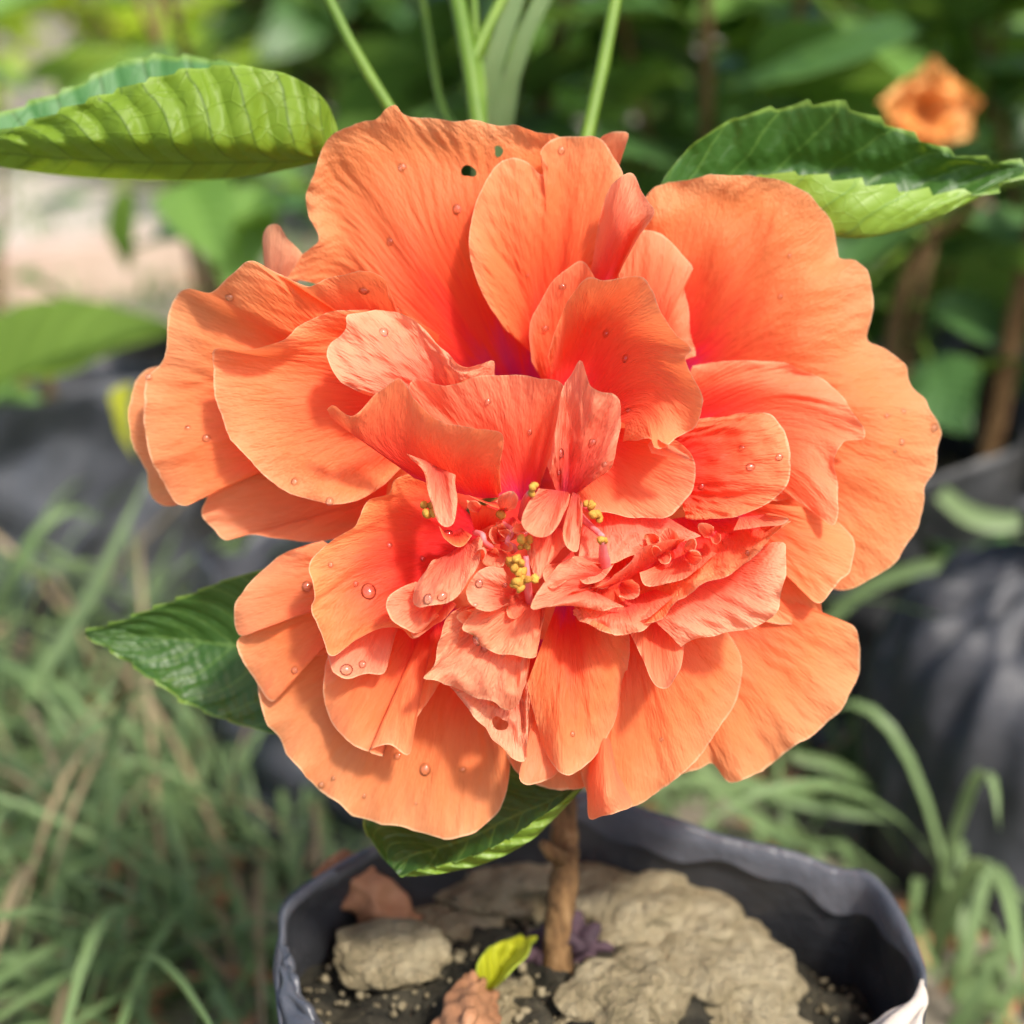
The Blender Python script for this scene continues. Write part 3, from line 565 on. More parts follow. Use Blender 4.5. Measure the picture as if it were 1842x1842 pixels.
def vein_relief(n, amp, k=2.3):
    def f(A, U, V):
        t = np.abs(V - .5) * 2
        ph = U * n - t * k
        A[..., 2] += amp * np.abs(np.sin(math.pi * ph)) * np.clip(t * 4, 0, 1) * np.clip((1 - U) * 6, 0, 1)
    return f
def serrate(A, U, n, amp):                        # toothed margins on the first and last row
    for r, q in ((0, 1), (-1, -2)):
        d = A[r, :, :2] - A[len(A) // 2, :, :2]; d /= np.maximum(np.linalg.norm(d, axis=1, keepdims=True), 1e-6)
        tooth = ((U[0] * n) % 1.0) * amp * np.clip(U[0] * 3 - .6, 0, 1)
        A[r, :, :2] += d * tooth[:, None]
def main_leaf(rows, seed, mat, nveins, amp, teeth=12, tamp=9, nu=110, nv=60, petiole=None, k=2.3):
    def ex(A, U, V):
        vein_relief(nveins, amp, k)(A, U, V); serrate(A, U, teeth, tamp)
    o = loft('leaf', rows, seed, mat, plant, nu=nu, nv=nv, ruffle=0, fold=.06, lump=.35, jag=0, extra=ex)
    if petiole:
        A = spline(petiole, 12)
        link('petiole', tube_mesh('petiole', [Vector(p) for p in unproject(A)], np.linspace(.0011, .0014, 12), 8), M['green_stem'], plant)
    return o
# rows run across the leaf (edge, middle, edge); each row runs from the stalk to the tip
main_leaf([[(600, 285, -24), (560, 200, -31), (470, 130, -36), (330, 104, -38), (230, 112, -38), (130, 160, -36), (50, 190, -34), (-60, 235, -30)],
           [(600, 284, -24), (540, 240, -32), (440, 220, -36), (320, 220, -37), (200, 230, -36), (100, 250, -34), (20, 265, -32), (-60, 262, -29)],
           [(600, 284, -24), (520, 302, -31), (420, 318, -36), (310, 323, -37), (200, 321, -36), (100, 314, -33), (10, 302, -28), (-60, 285, -27)],
           [(600, 284, -23), (520, 290, -24), (420, 292, -25), (310, 293, -25), (200, 290, -24), (100, 284, -23), (10, 276, -23), (-60, 272, -26)],
           [(601, 282, -23), (520, 268, -19), (420, 262, -16), (310, 258, -15), (220, 258, -15), (110, 256, -17), (10, 254, -21), (-60, 268, -26)],
           [(603, 268, -23), (560, 222, -19), (470, 188, -16), (360, 180, -14), (250, 196, -14), (130, 220, -16), (30, 238, -20), (-60, 262, -26)],
           [(608, 232, -24), (585, 178, -21), (530, 138, -18), (440, 119, -16), (330, 128, -15), (230, 158, -15), (130, 194, -16), (40, 228, -20), (-60, 258, -26)]],
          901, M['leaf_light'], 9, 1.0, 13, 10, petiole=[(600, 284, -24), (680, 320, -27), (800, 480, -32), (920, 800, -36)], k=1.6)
main_leaf([[(1180, 345, -20), (1215, 290, -22), (1270, 240, -24), (1340, 208, -25), (1420, 193, -25), (1500, 190, -25), (1560, 212, -25), (1625, 240, -25), (1700, 275, -25), (1760, 290, -25), (1846, 300, -26)],
           [(1180, 350, -20), (1240, 310, -25), (1320, 280, -28), (1420, 262, -29), (1520, 268, -29), (1620, 285, -28), (1720, 298, -27), (1846, 302, -26)],
           [(1190, 360, -20), (1260, 345, -27), (1340, 325, -31), (1430, 312, -32), (1530, 315, -32), (1640, 325, -30), (1740, 325, -28), (1846, 303, -26)],
           [(1190, 372, -20), (1260, 390, -24), (1360, 395, -27), (1450, 390, -28), (1540, 385, -28), (1640, 375, -27), (1740, 350, -26), (1846, 305, -26)],
           [(1200, 376, -20), (1270, 420, -20), (1370, 430, -22), (1470, 426, -22), (1560, 428, -22), (1650, 405, -23), (1750, 362, -24), (1846, 308, -26)],
           [(1200, 374, -20), (1270, 385, -18), (1370, 378, -19), (1460, 378, -19), (1550, 385, -19), (1650, 382, -21), (1750, 354, -23), (1846, 307, -26)],
           [(1200, 372, -19), (1270, 352, -17), (1360, 318, -17), (1440, 316, -17), (1510, 328, -18), (1580, 340, -19), (1660, 352, -21), (1750, 348, -23), (1846, 305, -26)]][::-1],
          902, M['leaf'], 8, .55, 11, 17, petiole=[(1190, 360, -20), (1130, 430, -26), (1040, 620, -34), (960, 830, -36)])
main_leaf([[(520, 1010, -26), (450, 1030, -27), (400, 1046, -28), (340, 1072, -29), (270, 1098, -30), (215, 1120, -31), (152, 1138, -31)],
           [(540, 1090, -27), (470, 1095, -29), (400, 1098, -31), (340, 1108, -32), (270, 1118, -32), (210, 1130, -32), (152, 1139, -31)],
           [(560, 1170, -28), (490, 1168, -31), (410, 1160, -33), (340, 1152, -34), (270, 1145, -33), (210, 1142, -32), (152, 1140, -31)],
           [(560, 1260, -27), (490, 1262, -30), (420, 1240, -32), (350, 1210, -33), (280, 1178, -33), (210, 1153, -32), (152, 1141, -31)],
           [(560, 1325, -25), (500, 1322, -27), (430, 1304, -29), (350, 1272, -30), (290, 1235, -31), (215, 1180, -31), (152, 1142, -31)]],
          903, M['leaf'], 7, .6, 9, 7, petiole=[(540, 1170, -28), (640, 1170, -30), (800, 1150, -36), (975, 1150, -26)])
main_leaf([[(1060, 1385, -17), (980, 1370, -19), (880, 1370, -22), (790, 1400, -23), (700, 1440, -23), (655, 1478, -22), (690, 1545, -19)],
           [(1060, 1395, -17), (980, 1410, -19), (900, 1420, -22), (820, 1445, -24), (740, 1480, -24), (695, 1510, -22), (705, 1560, -18)],
           [(1060, 1400, -16), (990, 1440, -16), (920, 1470, -18), (850, 1505, -20), (790, 1525, -20), (740, 1540, -19), (712, 1568, -17)],
           [(1058, 1408, -15), (1000, 1470, -13), (950, 1515, -13), (880, 1550, -14), (810, 1568, -15), (760, 1575, -15), (718, 1576, -16)],
           [(1052, 1406, -14), (990, 1455, -11), (930, 1495, -11), (870, 1528, -12), (800, 1552, -13), (752, 1562, -14), (716, 1574, -16)]],
          904, M['leaf'], 7, .6, 11, 6, petiole=[(1055, 1400, -16), (1040, 1370, -20), (1005, 1350, -26)])
# green shoots rising behind the flower
def shoot(pts, r, mat='green_stem'):
    A = spline(pts, 16); link('shoot', tube_mesh('shoot', [Vector(p) for p in unproject(A)], np.linspace(r[0], r[1], 16), 10, .02), M[mat], plant)
shoot([(960, 830, -34), (860, 500, -42), (760, 290, -44), (695, 185, -45), (640, 95, -46), (590, -5, -47), (550, -110, -48), (520, -210, -50)], (.0012, .0010))
shoot([(950, 830, -36), (905, 520, -55), (868, 280, -62), (846, 120, -66), (822, -5, -70), (800, -140, -74), (790, -330, -80)], (.0020, .0015))
shoot([(970, 830, -36), (1010, 500, -44), (1052, 265, -50), (1082, 130, -53), (1108, -5, -56), (1128, -110, -58), (1150, -230, -60)], (.0015, .0011))
shoot([(868, 280, -62), (868, 160, -66), (856, 60, -70), (850, -60, -74)], (.0008, .0007))
shoot([(868, 280, -62), (800, 200, -75), (770, 60, -85), (750, -60, -90)], (.0009, .0007))
shoot([(846, 120, -66), (872, 60, -68), (905, -5, -70), (945, -90, -73), (985, -190, -76)], (.0012, .0009))

# ------------------------------------------------------------------ water droplets sitting on the petals
bpy.context.view_layer.update()
vs, fs = [], []
for o in flower.children:
    if o.name.split('.')[0] == 'petal':
        k = len(vs); vs += [tuple(v.co) for v in o.data.vertices]; fs += [tuple(i + k for i in p.vertices) for p in o.data.polygons]
bvh = BVHTree.FromPolygons(vs, fs)
bm = bmesh.new(); bmesh.ops.create_icosphere(bm, subdivisions=3, radius=1)
for v in bm.verts: v.co.z = v.co.z * (.8 if v.co.z > 0 else .16)
drop_me = bpy.data.meshes.new('water_droplet'); bm.to_mesh(drop_me); bm.free()
DROPS = [(413, 535, 10), (655, 522, 12), (690, 598, 11), (268, 678, 8), (338, 770, 7), (371, 788, 9), (530, 866, 8), (593, 902, 9), (822, 376, 10), (724, 300, 9), (702, 434, 8), (1010, 270, 9), (1012, 515, 9), (981, 590, 9), (950, 496, 5), (1125, 645, 8), (663, 1064, 17), (640, 1050, 6), (552, 1055, 11), (623, 1205, 15), (652, 1195, 9), (530, 1205, 8), (595, 1015, 6), (700, 980, 7), (765, 1384, 12), (832, 1384, 8), (578, 1412, 7), (600, 1400, 5), (655, 1432, 5), (748, 1446, 4), (715, 1360, 8), (795, 1072, 13), (770, 1078, 11), (862, 1050, 9), (908, 1052, 7), (855, 1088, 6), (858, 1152, 11), (872, 1166, 9), (945, 960, 8), (1008, 815, 10), (1005, 850, 6), (878, 722, 7), (953, 777, 6), (1088, 835, 6), (1066, 795, 9), (1130, 738, 6), (1262, 875, 7), (1335, 805, 7), (1350, 840, 11), (1402, 822, 8), (1404, 533, 6), (1595, 748, 6), (1625, 740, 6), (1680, 770, 8), (1622, 795, 7), (1610, 812, 4), (1420, 460, 5), (1190, 1330, 5), (1030, 1320, 6), (1200, 1050, 6), (1345, 995, 7), (1090, 600, 8), (905, 1178, 5), (806, 960, 11), (760, 1005, 6)]
rg = random.Random(4)
for x, y, r in DROPS:
    d = Vector(ray(x, y)).normalized(); loc, nrm, _, _ = bvh.ray_cast(Vector(CP), d)
    if loc is None: continue
    if nrm.dot(d) > 0: nrm = -nrm
    o = link('water_droplet', drop_me, M['water'])
    s = r / PX * 2 * T * (loc - Vector(CP)).length * .8
    q = (nrm + Vector((0, 0, .05))).to_track_quat('Z', 'Y')
    o.rotation_mode = 'QUATERNION'; o.rotation_quaternion = q; o.scale = (s, s * rg.uniform(.8, 1.25), s); o.location = loc
    tag(o, 'clear round water droplet clinging to an orange petal', 'droplet', 'water droplets on the orange petals')
# ================================================================== the setting
def ground_sheet():
    n = 90
    xs = np.sinh(np.linspace(-4.6, 4.6, n)) * .6; ys = np.sinh(np.linspace(-1.2, 4.9, n)) * .5
    X, Y = np.meshgrid(xs, ys); rng = np.random.default_rng(3)
    Z = .004 * waves(rng, X, Y, 2.2, 2.2, 8) * np.exp(-np.hypot(X, Y) / 3) + .003 * waves(rng, X, Y, 7, 7, 6) * np.exp(-np.hypot(X, Y) / 2)
    me = grid_mesh('ground', np.stack([X, Y, Z], -1))
    return tag(link('ground', me, M['ground']), kind='structure')
ground_sheet()
# pale paved path on the left with a low brick edging
pa = [at_z(-500, 520, .012), at_z(340, 420, .012), at_z(420, 300, .012), at_z(-500, 300, .012)]
def slab(name, quad, h, mat, parent=None, seed=1):
    bm = bmesh.new(); top = [bm.verts.new(p) for p in quad]
    f = bm.faces.new(top)
    if f.normal.z < 0: f.normal_flip()
    bmesh.ops.subdivide_edges(bm, edges=bm.edges[:], cuts=6, use_grid_fill=True)
    r = bmesh.ops.extrude_face_region(bm, geom=bm.faces[:])
    for v in r['geom']:
        if isinstance(v, bmesh.types.BMVert): v.co.z -= h
    bmesh.ops.recalc_face_normals(bm, faces=bm.faces[:])
    me = bpy.data.meshes.new(name); bm.to_mesh(me); bm.free()
    return link(name, me, mat, parent, smooth=False)
path = tag(slab('path', pa, .02, M['path']), kind='structure')
e0, e1 = at_z(-520, 560, .03), at_z(360, 440, .03)
bd = (e1 - e0); bl = .21; nb = int(bd.length / (bl + .012)); bd.normalize(); bn = Vector((-bd.y, bd.x, 0))
rb = random.Random(2)
bbm = bmesh.new(); bmesh.ops.create_cube(bbm, size=1); bmesh.ops.bevel(bbm, geom=bbm.edges[:], offset=.05, segments=2, affect='EDGES')
for v in bbm.verts: v.co = Vector((v.co.x * bl, v.co.y * .10, v.co.z * .06))
brick_me = bpy.data.meshes.new('brick'); bbm.to_mesh(brick_me); bbm.free()
for i in range(nb):
    o = link('brick', brick_me, M['brick'], path, smooth=False)
    o.location = e0 + bd * (bl + .012) * (i + .5) + bn * rb.uniform(-.008, .008) + Vector((0, 0, -.012 + rb.uniform(-.006, .004)))
    o.rotation_euler = (rb.uniform(-.03, .03), rb.uniform(-.03, .03), math.atan2(bd.y, bd.x) + rb.uniform(-.05, .05))

# ------------------------------------------------------------------ grow bag of the flowering plant
def bag_wall(rim, depth_pts, name, mat, parent, seed, thick=.0006, crumple=.0022, nu=120, nv=34, base_scale=.92, zb=.004):
    """rim: closed list of world points; the wall hangs from it to the ground"""
    rng = np.random.default_rng(seed)
    rim = spline([tuple(p) for p in rim], nu, closed=True); c = rim.mean(0)
    U, V = np.meshgrid(np.linspace(0, 1, nu, endpoint=False), np.linspace(0, 1, nv))
    P = np.zeros((nv, nu, 3))
    for k in (0, 1): P[..., k] = c[k] + (rim[None, :, k] - c[k]) * (1 + (base_scale - 1) * V)
    P[..., 2] = rim[None, :, 2] * (1 - V) + zb * V
    r = np.stack([rim[:, 0] - c[0], rim[:, 1] - c[1]], -1); r /= np.linalg.norm(r, axis=1, keepdims=True)
    tu = 2 * math.pi * U
    w = np.zeros_like(U)
    for _ in range(9):
        a = rng.integers(3, 17); w += np.abs(np.sin(a * tu / 2 + rng.uniform(-14, 14) * V + rng.uniform(0, 6.28))) - .6
    w *= crumple * (.35 + V * .65)
    P[..., :2] += r[None] * w[..., None]
    me = grid_mesh(name, P, np.stack([U, V], -1), None, True)
    o = link(name, me, mat, parent)
    s = o.modifiers.new('thickness', 'SOLIDIFY'); s.thickness = thick; s.offset = 0
    return o, rim
bag = tag(empty('grow_bag', (.012, .19, 0)), 'black polythene grow bag holding the flowering plant and pale sandy soil', 'grow bag')
Z = .118
rim_pts = [at_z(1060, 1436, .1235), at_z(1180, 1470, .1225), at_z(1300, 1508, .121), at_z(1430, 1545, .1185), at_z(1500, 1572, .1175), at_z(1562, 1580, .1185), at_z(1605, 1640, .118), at_z(1645, 1710, .117), at_z(1668, 1778, .116), at_z(1640, 1870, .114), at_z(1560, 2050, .112), at_z(1300, 2250, .112), at_z(950, 2300, .112), at_z(650, 2150, .112), at_z(530, 1950, .114), at_z(504, 1800, .116), at_z(508, 1690, .118), at_z(515, 1632, .119), at_z(565, 1585, .120), at_z(660, 1535, .120), at_z(780, 1480, .122), at_z(920, 1445, .123)]
_rj = random.Random(6)
rim_pts = [p + Vector((_rj.uniform(-.0007, .0007), _rj.uniform(-.0007, .0007), _rj.uniform(-.0010, .0010))) for p in rim_pts]
wall, rim = bag_wall(rim_pts, None, 'wall', M['plastic'], bag, 11, crumple=.0012, nu=160)
# pale rolled lip: its grey paints the sunlit strip inside the back wall
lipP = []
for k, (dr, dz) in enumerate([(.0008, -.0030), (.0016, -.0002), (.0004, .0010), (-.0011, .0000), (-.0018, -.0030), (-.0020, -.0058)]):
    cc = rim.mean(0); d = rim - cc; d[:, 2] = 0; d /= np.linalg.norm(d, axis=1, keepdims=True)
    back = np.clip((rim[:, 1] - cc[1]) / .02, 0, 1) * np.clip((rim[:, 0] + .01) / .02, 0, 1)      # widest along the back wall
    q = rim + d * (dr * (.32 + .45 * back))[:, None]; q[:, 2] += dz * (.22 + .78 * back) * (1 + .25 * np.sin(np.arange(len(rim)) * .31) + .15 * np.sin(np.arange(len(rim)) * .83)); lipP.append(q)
link('rim', grid_mesh('rim', np.array(lipP), closed_u=True), M['plastic_dusty_lit'], bag)
# crumpled fold of plastic hanging into the bag on the near right, and the dusty flap on the left
def flap(name, rows, mat, parent, seed):
    S = [spline([tuple(p) for p in r], 26) for r in rows]; k = len(S); nv = 14; A = np.zeros((nv, 26, 3))
    for i, t in enumerate(np.linspace(0, k - 1, nv)):
        j = min(int(t), k - 2); f = t - j; A[i] = S[j] * (1 - f) + S[j + 1] * f
    rng = np.random.default_rng(seed); U, V = np.meshgrid(np.linspace(0, 1, 26), np.linspace(0, 1, nv))
    A += normals(A) * (waves(rng, U, V, 2.5, 2, 5) * .0006)[..., None]
    o = link(name, grid_mesh(name, A, np.stack([U, V], -1)), mat, parent)
    s = o.modifiers.new('thickness', 'SOLIDIFY'); s.thickness = .0006
    return o
flap('flap', [[at_z(1666, 1768, .118), at_z(1662, 1830, .117), at_z(1640, 1900, .115)], [at_z(1640, 1800, .1165), at_z(1600, 1850, .115), at_z(1570, 1920, .113)], [at_z(1575, 1838, .112), at_z(1530, 1890, .110), at_z(1500, 1950, .108)]], M['path'], bag, 3)
flap('flap', [[at_z(508, 1690, .1185), at_z(505, 1760, .118), at_z(508, 1850, .115)], [at_z(520, 1720, .119), at_z(545, 1800, .1185), at_z(590, 1860, .1165)], [at_z(512, 1790, .112), at_z(560, 1830, .111), at_z(640, 1880, .110)]], M['plastic_dusty_lit'], bag, 4)
# soil
soil_c = rim.mean(0)
def soil_z(x, y):
    b = .1065 - .012 * max(0, (x - .022) / .05) - .010 * max(0, (y - .212) / .05) - .004 * max(0, (-.018 - x) / .03)
    return b
n1, n2 = 30, 96; rngs = np.random.default_rng(9)
P = np.zeros((n1, n2, 3)); rs = spline(rim[::2], n2, closed=True)
for i, f in enumerate(np.linspace(.985, .01, n1)):
    P[i, :, :2] = soil_c[:2] + (rs[:, :2] - soil_c[:2]) * f
for i in range(n1):
    for j in range(n2): P[i, j, 2] = soil_z(P[i, j, 0], P[i, j, 1])
P[..., 2] += .0016 * waves(rngs, P[..., 0], P[..., 1], 60, 60, 8) + .0007 * waves(rngs, P[..., 0], P[..., 1], 190, 190, 8)
tag(link('soil', grid_mesh('soil', P, closed_u=True), M['soil']), 'dark crumbly potting soil filling the grow bag', 'soil', kind='stuff')
# clods of pale sandy earth
def clod(px, py, z, size, seed, label, rot=0, rough=.36):
    o = link('clod', lump_mesh('clod', (size[0] * 1.05, size[1] * 1.05, size[2] * .62), seed, rough, 5, 2.4, .22), M['clod'])
    o.location = at_z(px, py, z + .0055); o.rotation_euler = (0, 0, rot)
    return tag(o, label, 'clod', 'sandy clods in the grow bag')
clod(705, 1712, .1035, (.0105, .008, .006), 21, 'smooth tan clod below the curled brown leaf', .2, .2)
clod(900, 1570, .100, (.0185, .012, .0075), 22, 'broad pale mossy clod behind the brown stem', .1)
clod(1150, 1640, .100, (.017, .014, .0095), 23, 'large sandy clod close beside the stem, sloping to the black wall', -.5)
clod(1270, 1745, .0975, (.014, .012, .0085), 24, 'rough sandy clod between the stem and the bag\'s pale flap', .4)
clod(1120, 1800, .102, (.012, .009, .0065), 25, 'greenish crumbly clod at the foot of the stem', 1.0)
clod(820, 1660, .098, (.010, .008, .0045), 26, 'low flat clod between the tan clod and the stem', .6)
clod(1330, 1830, .0965, (.010, .008, .006), 27, 'small dark-sided clod at the edge of the sandy soil', .2)
clod(930, 1815, .0985, (.008, .007, .004), 28, 'small low clod in front of the yellow leaf', .2)
# crumbs
bm = bmesh.new(); rc = random.Random(8); base = lump_mesh('crumb', (1, .8, .7), 3, .5, 1)
V0 = [v.co.copy() for v in base.vertices]; F0 = [tuple(p.vertices) for p in base.polygons]; CV, CFc = [], []
for _ in range(1500):
    a = rc.uniform(0, 6.28); rr = math.sqrt(rc.random()) * .95; k = rs[int(a / 6.2832 * n2) % n2]
    x, y = soil_c[0] + (k[0] - soil_c[0]) * rr, soil_c[1] + (k[1] - soil_c[1]) * rr
    s = rc.uniform(.0002, .0007) * (1 if rc.random() < .85 else 1.8); ro = Euler((rc.uniform(0, 6), rc.uniform(0, 6), 0)).to_matrix(); o_ = Vector((x, y, soil_z(x, y) + s * .3)); n_ = len(CV)
    CV += [tuple(o_ + ro @ (v * s)) for v in V0]; CFc += [tuple(i + n_ for i in f) for f in F0]
me = bpy.data.meshes.new('soil_crumbs'); me.from_pydata(CV, [], CFc)
tag(link('soil_crumbs', me, M['clod']), 'loose crumbs of pale earth scattered over the dark potting soil', 'crumbs', kind='stuff')

# ------------------------------------------------------------------ leaves for reuse
def leaf_mesh(name, L, W, fold, curl, seed, teeth=9, n=26, m=13, wav=.05, twist=0.0):
    rng = np.random.default_rng(seed)
    s = np.linspace(0, 1, n); t = np.linspace(-1, 1, m)
    S, Tt = np.meshgrid(s, t)
    wd = W * np.sin(math.pi * np.clip(S, 0.001, .999) ** .78) ** .85 * (1 - .25 * S)
    wd = wd * (1 + .07 * ((S * teeth) % 1.0) * (np.abs(Tt) > .95))
    x = S * L; y = Tt * wd
    z = np.abs(Tt) * wd * fold - curl * L * S ** 2 + wav * W * waves(rng, S, Tt, 1.6, .5, 4) * np.abs(Tt) - .02 * W * np.abs(np.sin(math.pi * (S * 7 - np.abs(Tt) * 2.3)))
    a = twist * S; y2 = y * np.cos(a) - z * np.sin(a); z2 = y * np.sin(a) + z * np.cos(a)
    return grid_mesh(name, np.stack([x, y2, z2], -1), np.stack([S, (Tt + 1) / 2], -1))
LM = {}
for key, mat in (('leaf_bg', 'leaf_bg'), ('leaf_bg_light', 'leaf_bg_light'), ('leaf_far', 'leaf_far'), ('leaf_yellow', 'leaf_yellow')):
    LM[key] = []
    for i, (f, c, tw) in enumerate([(.25, .15, .2), (.45, .30, -.3), (.1, .22, .4), (.6, .05, 0), (.3, .45, -.5), (-.1, .3, .3)]):
        me = leaf_mesh('leaf', 1.0, .34 + .03 * (i % 3), f, c, 60 + i, twist=tw); me.materials.append(M[mat]); LM[key].append(me)
def put_leaf(parent, loc, dirn, size, key, rnd, roll=0.0, name='leaf', mesh=None):
    me = mesh or LM[key][rnd.randrange(6)]
    o = link(name, me, None, parent)
    d = Vector(dirn).normalized(); up = Vector((0, 0, 1)); y = up.cross(d)
    y = y.normalized() if y.length > .05 else Vector((1, 0, 0)); z = d.cross(y)
    m = Matrix((d, y, z)).transposed().to_4x4() @ Matrix.Rotation(roll, 4, 'X')
    o.rotation_mode = 'QUATERNION'; o.rotation_quaternion = m.to_quaternion(); o.scale = (size, size, size); o.location = loc
    return o
# curled dead leaf, dry scraps, the yellow leaf and the withered bloom in the bag
def curled(name, rows, mat, seed, label, cat, amp=.0006):
    S = [spline([tuple(p) for p in r], 30) for r in rows]; k = len(S); nv = 22; A = np.zeros((nv, 30, 3))
    for i, t in enumerate(np.linspace(0, k - 1, nv)):
        j = min(int(t), k - 2); f = t - j; f = f * f * (3 - 2 * f) * .4 + f * .6; A[i] = S[j] * (1 - f) + S[j + 1] * f
    rng = np.random.default_rng(seed); U, V = np.meshgrid(np.linspace(0, 1, 30), np.linspace(0, 1, nv))
    A += normals(A) * (waves(rng, U, V, 3, 2.5, 6) * amp)[..., None]
    o = link(name, grid_mesh(name, A, np.stack([U, V], -1)), mat)
    s = o.modifiers.new('thickness', 'SOLIDIFY'); s.thickness = .0003
    return tag(o, label, cat)
Zs = .1045
curled('dead_leaf', [[at_z(560, 1575, .116), at_z(600, 1610, .113), at_z(650, 1668, .108), at_z(680, 1690, .106)],
                     [at_z(590, 1545, .119), at_z(640, 1590, .116), at_z(690, 1640, .112), at_z(740, 1672, .107)],
                     [at_z(625, 1525, .119), at_z(680, 1560, .117), at_z(720, 1600, .113), at_z(765, 1645, .108)],
                     [at_z(640, 1535, .113), at_z(690, 1590, .110), at_z(710, 1625, .106), at_z(740, 1650, .104)],
                     [at_z(615, 1560, .109), at_z(640, 1610, .105), at_z(670, 1640, .103), at_z(700, 1660, .102)]],
       M['dead_leaf'], 5, 'curled coppery brown dead leaf resting on the bag soil', 'dead leaf')
curled('dead_leaf', [[at_z(775, 1860, .110), at_z(800, 1800, .112), at_z(840, 1752, .111)], [at_z(830, 1880, .115), at_z(850, 1810, .116), at_z(865, 1760, .112)], [at_z(890, 1880, .108), at_z(895, 1830, .108), at_z(890, 1790, .107)]],
       M['dead_leaf'], 6, 'dry reddish brown leaf scrap in front of the stem beside the yellow leaf', 'dead leaf')
curled('yellow_leaf', [[at_z(862, 1782, .108), at_z(855, 1745, .113), at_z(880, 1705, .114), at_z(935, 1682, .111)],
                       [at_z(872, 1785, .107), at_z(905, 1738, .109), at_z(920, 1715, .110), at_z(945, 1690, .110)],
                       [at_z(885, 1780, .111), at_z(915, 1755, .115), at_z(950, 1715, .116), at_z(966, 1686, .112)]],
       M['leaf_yellow'], 7, 'small folded yellow-green leaf standing beside the brown stem', 'leaf', .0003)
curled('withered_flower', [[at_z(940, 1700, .105), at_z(985, 1670, .108), at_z(1040, 1660, .108), at_z(1095, 1690, .104)],
                           [at_z(945, 1720, .107), at_z(990, 1700, .111), at_z(1050, 1690, .111), at_z(1110, 1715, .105)],
                           [at_z(950, 1745, .103), at_z(1000, 1735, .105), at_z(1060, 1735, .106), at_z(1105, 1735, .103)]],
       M['withered'], 8, 'shrivelled dark purple spent bloom lying around the stem foot', 'spent flower', .0014)

# ------------------------------------------------------------------ other grow bags with plants
def round_bag(x, y, r, h, seed, label, mat='plastic', sy=1.0):
    rng = random.Random(seed); b = tag(empty('grow_bag', (x, y, 0)), label, 'grow bag')
    pts = []
    for k in range(14):
        a = -k / 14 * 2 * math.pi; q = r * (1 + rng.uniform(-.10, .08)); pts.append(Vector((x + q * math.cos(a), y + q * sy * math.sin(a), h * (1 + rng.uniform(-.10, .08)))))
    wl, rm = bag_wall(pts, None, 'wall', M[mat], b, seed, crumple=.0035, nu=90, nv=26, zb=.002, base_scale=.98)
    c = rm.mean(0); nr = 12; P = np.zeros((nr, 90, 3)); rg_ = np.random.default_rng(seed)
    for i, f in enumerate(np.linspace(.97, .02, nr)): P[i] = c + (rm - c) * f
    P[..., 2] = h * .80 + .003 * waves(rg_, P[..., 0], P[..., 1], 50, 50, 6)
    s = tag(link('soil', grid_mesh('soil', P, closed_u=True), M['soil']), 'dark soil filling the ' + label, 'soil', kind='stuff')
    return b
def tied_bag(x, y, r, h, seed, label, mat):                # a filled bag gathered shut at the top
    rng = np.random.default_rng(seed); b = tag(empty('grow_bag', (x, y, 0)), label, 'grow bag')
    prof = np.array([(.93, 0), (1.02, .2), (1.04, .45), (1.0, .65), (.88, .8), (.62, .9), (.30, .97), (.12, 1.0), (.10, 1.04), (.26, 1.14)])
    n, mth = 110, 60; pr = spline(np.c_[prof, np.zeros(len(prof))], mth)
    U, V = np.meshgrid(np.linspace(0, 1, n, endpoint=False), np.linspace(0, 1, mth)); tu = U * 2 * math.pi
    w_ = np.zeros_like(U)
    for _ in range(12): w_ += np.abs(np.sin(rng.integers(2, 13) * tu / 2 * 2 + rng.uniform(-12, 12) * V + rng.uniform(0, 6.28))) - .6
    rad = r * pr[:, 0][:, None] * (1 + .024 * w_)
    P = np.stack([x + rad * np.cos(tu), y + rad * np.sin(tu), h * pr[:, 1][:, None] * (1 + .02 * w_) + 0 * tu], -1)
    link('wall', grid_mesh('wall', P, np.stack([U, V], -1), None, True), M[mat], b)
    return b
def bush(x, y, z0, h, nleaf, seed, label, key='leaf_bg', lsize=(.05, .085), spread=.10, lean=(0, 0), stems=3, group=None, low=.25, name='hibiscus_plant', bark='bark_green', sr=.0032, droop=.35, key2=None):
    rng = random.Random(seed); root = tag(empty(name, (x, y, z0)), label, 'plant', group)
    tips = []
    for k in range(stems):
        a = rng.uniform(0, 6.28); sp_ = spread * rng.uniform(.3, .9) if stems > 1 else 0
        tip = Vector((x + lean[0] + math.cos(a) * sp_, y + lean[1] + math.sin(a) * sp_, z0 + h * rng.uniform(.85, 1.05)))
        mid = Vector((x, y, z0)).lerp(tip, .5) + Vector((rng.uniform(-.01, .01), rng.uniform(-.01, .01), .02))
        pts = spline([(x, y, z0 - .02), tuple(mid), tuple(tip)], 14); pv = [Vector(p) for p in pts]
        link('stem', tube_mesh('stem', pv, np.linspace(sr, sr * .5, 14), 8, .04, seed + k), M[bark], root); tips.append(pv)
    for i in range(nleaf):
        pv = tips[i % stems]; f = low + (1 - low) * ((i // stems + rng.random()) / max(1, nleaf / stems)); p = pv[min(13, int(f * 13))]
        a = i * 2.4 + rng.uniform(-.5, .5); el = rng.uniform(-droop, .55)
        d = Vector((math.cos(a) * math.cos(el), math.sin(a) * math.cos(el), math.sin(el)))
        pl = rng.uniform(.012, .035); q = p + d * pl + Vector((0, 0, .006))
        link('petiole', tube_mesh('petiole', [p, p.lerp(q, .5) + Vector((0, 0, .003)), q], [.0009, .0008, .0008], 6), M['green_stem'], root)
        put_leaf(root, q, d, rng.uniform(*lsize), key2 if key2 and rng.random() < .45 else key, rng, rng.uniform(-.5, .5))
    return root
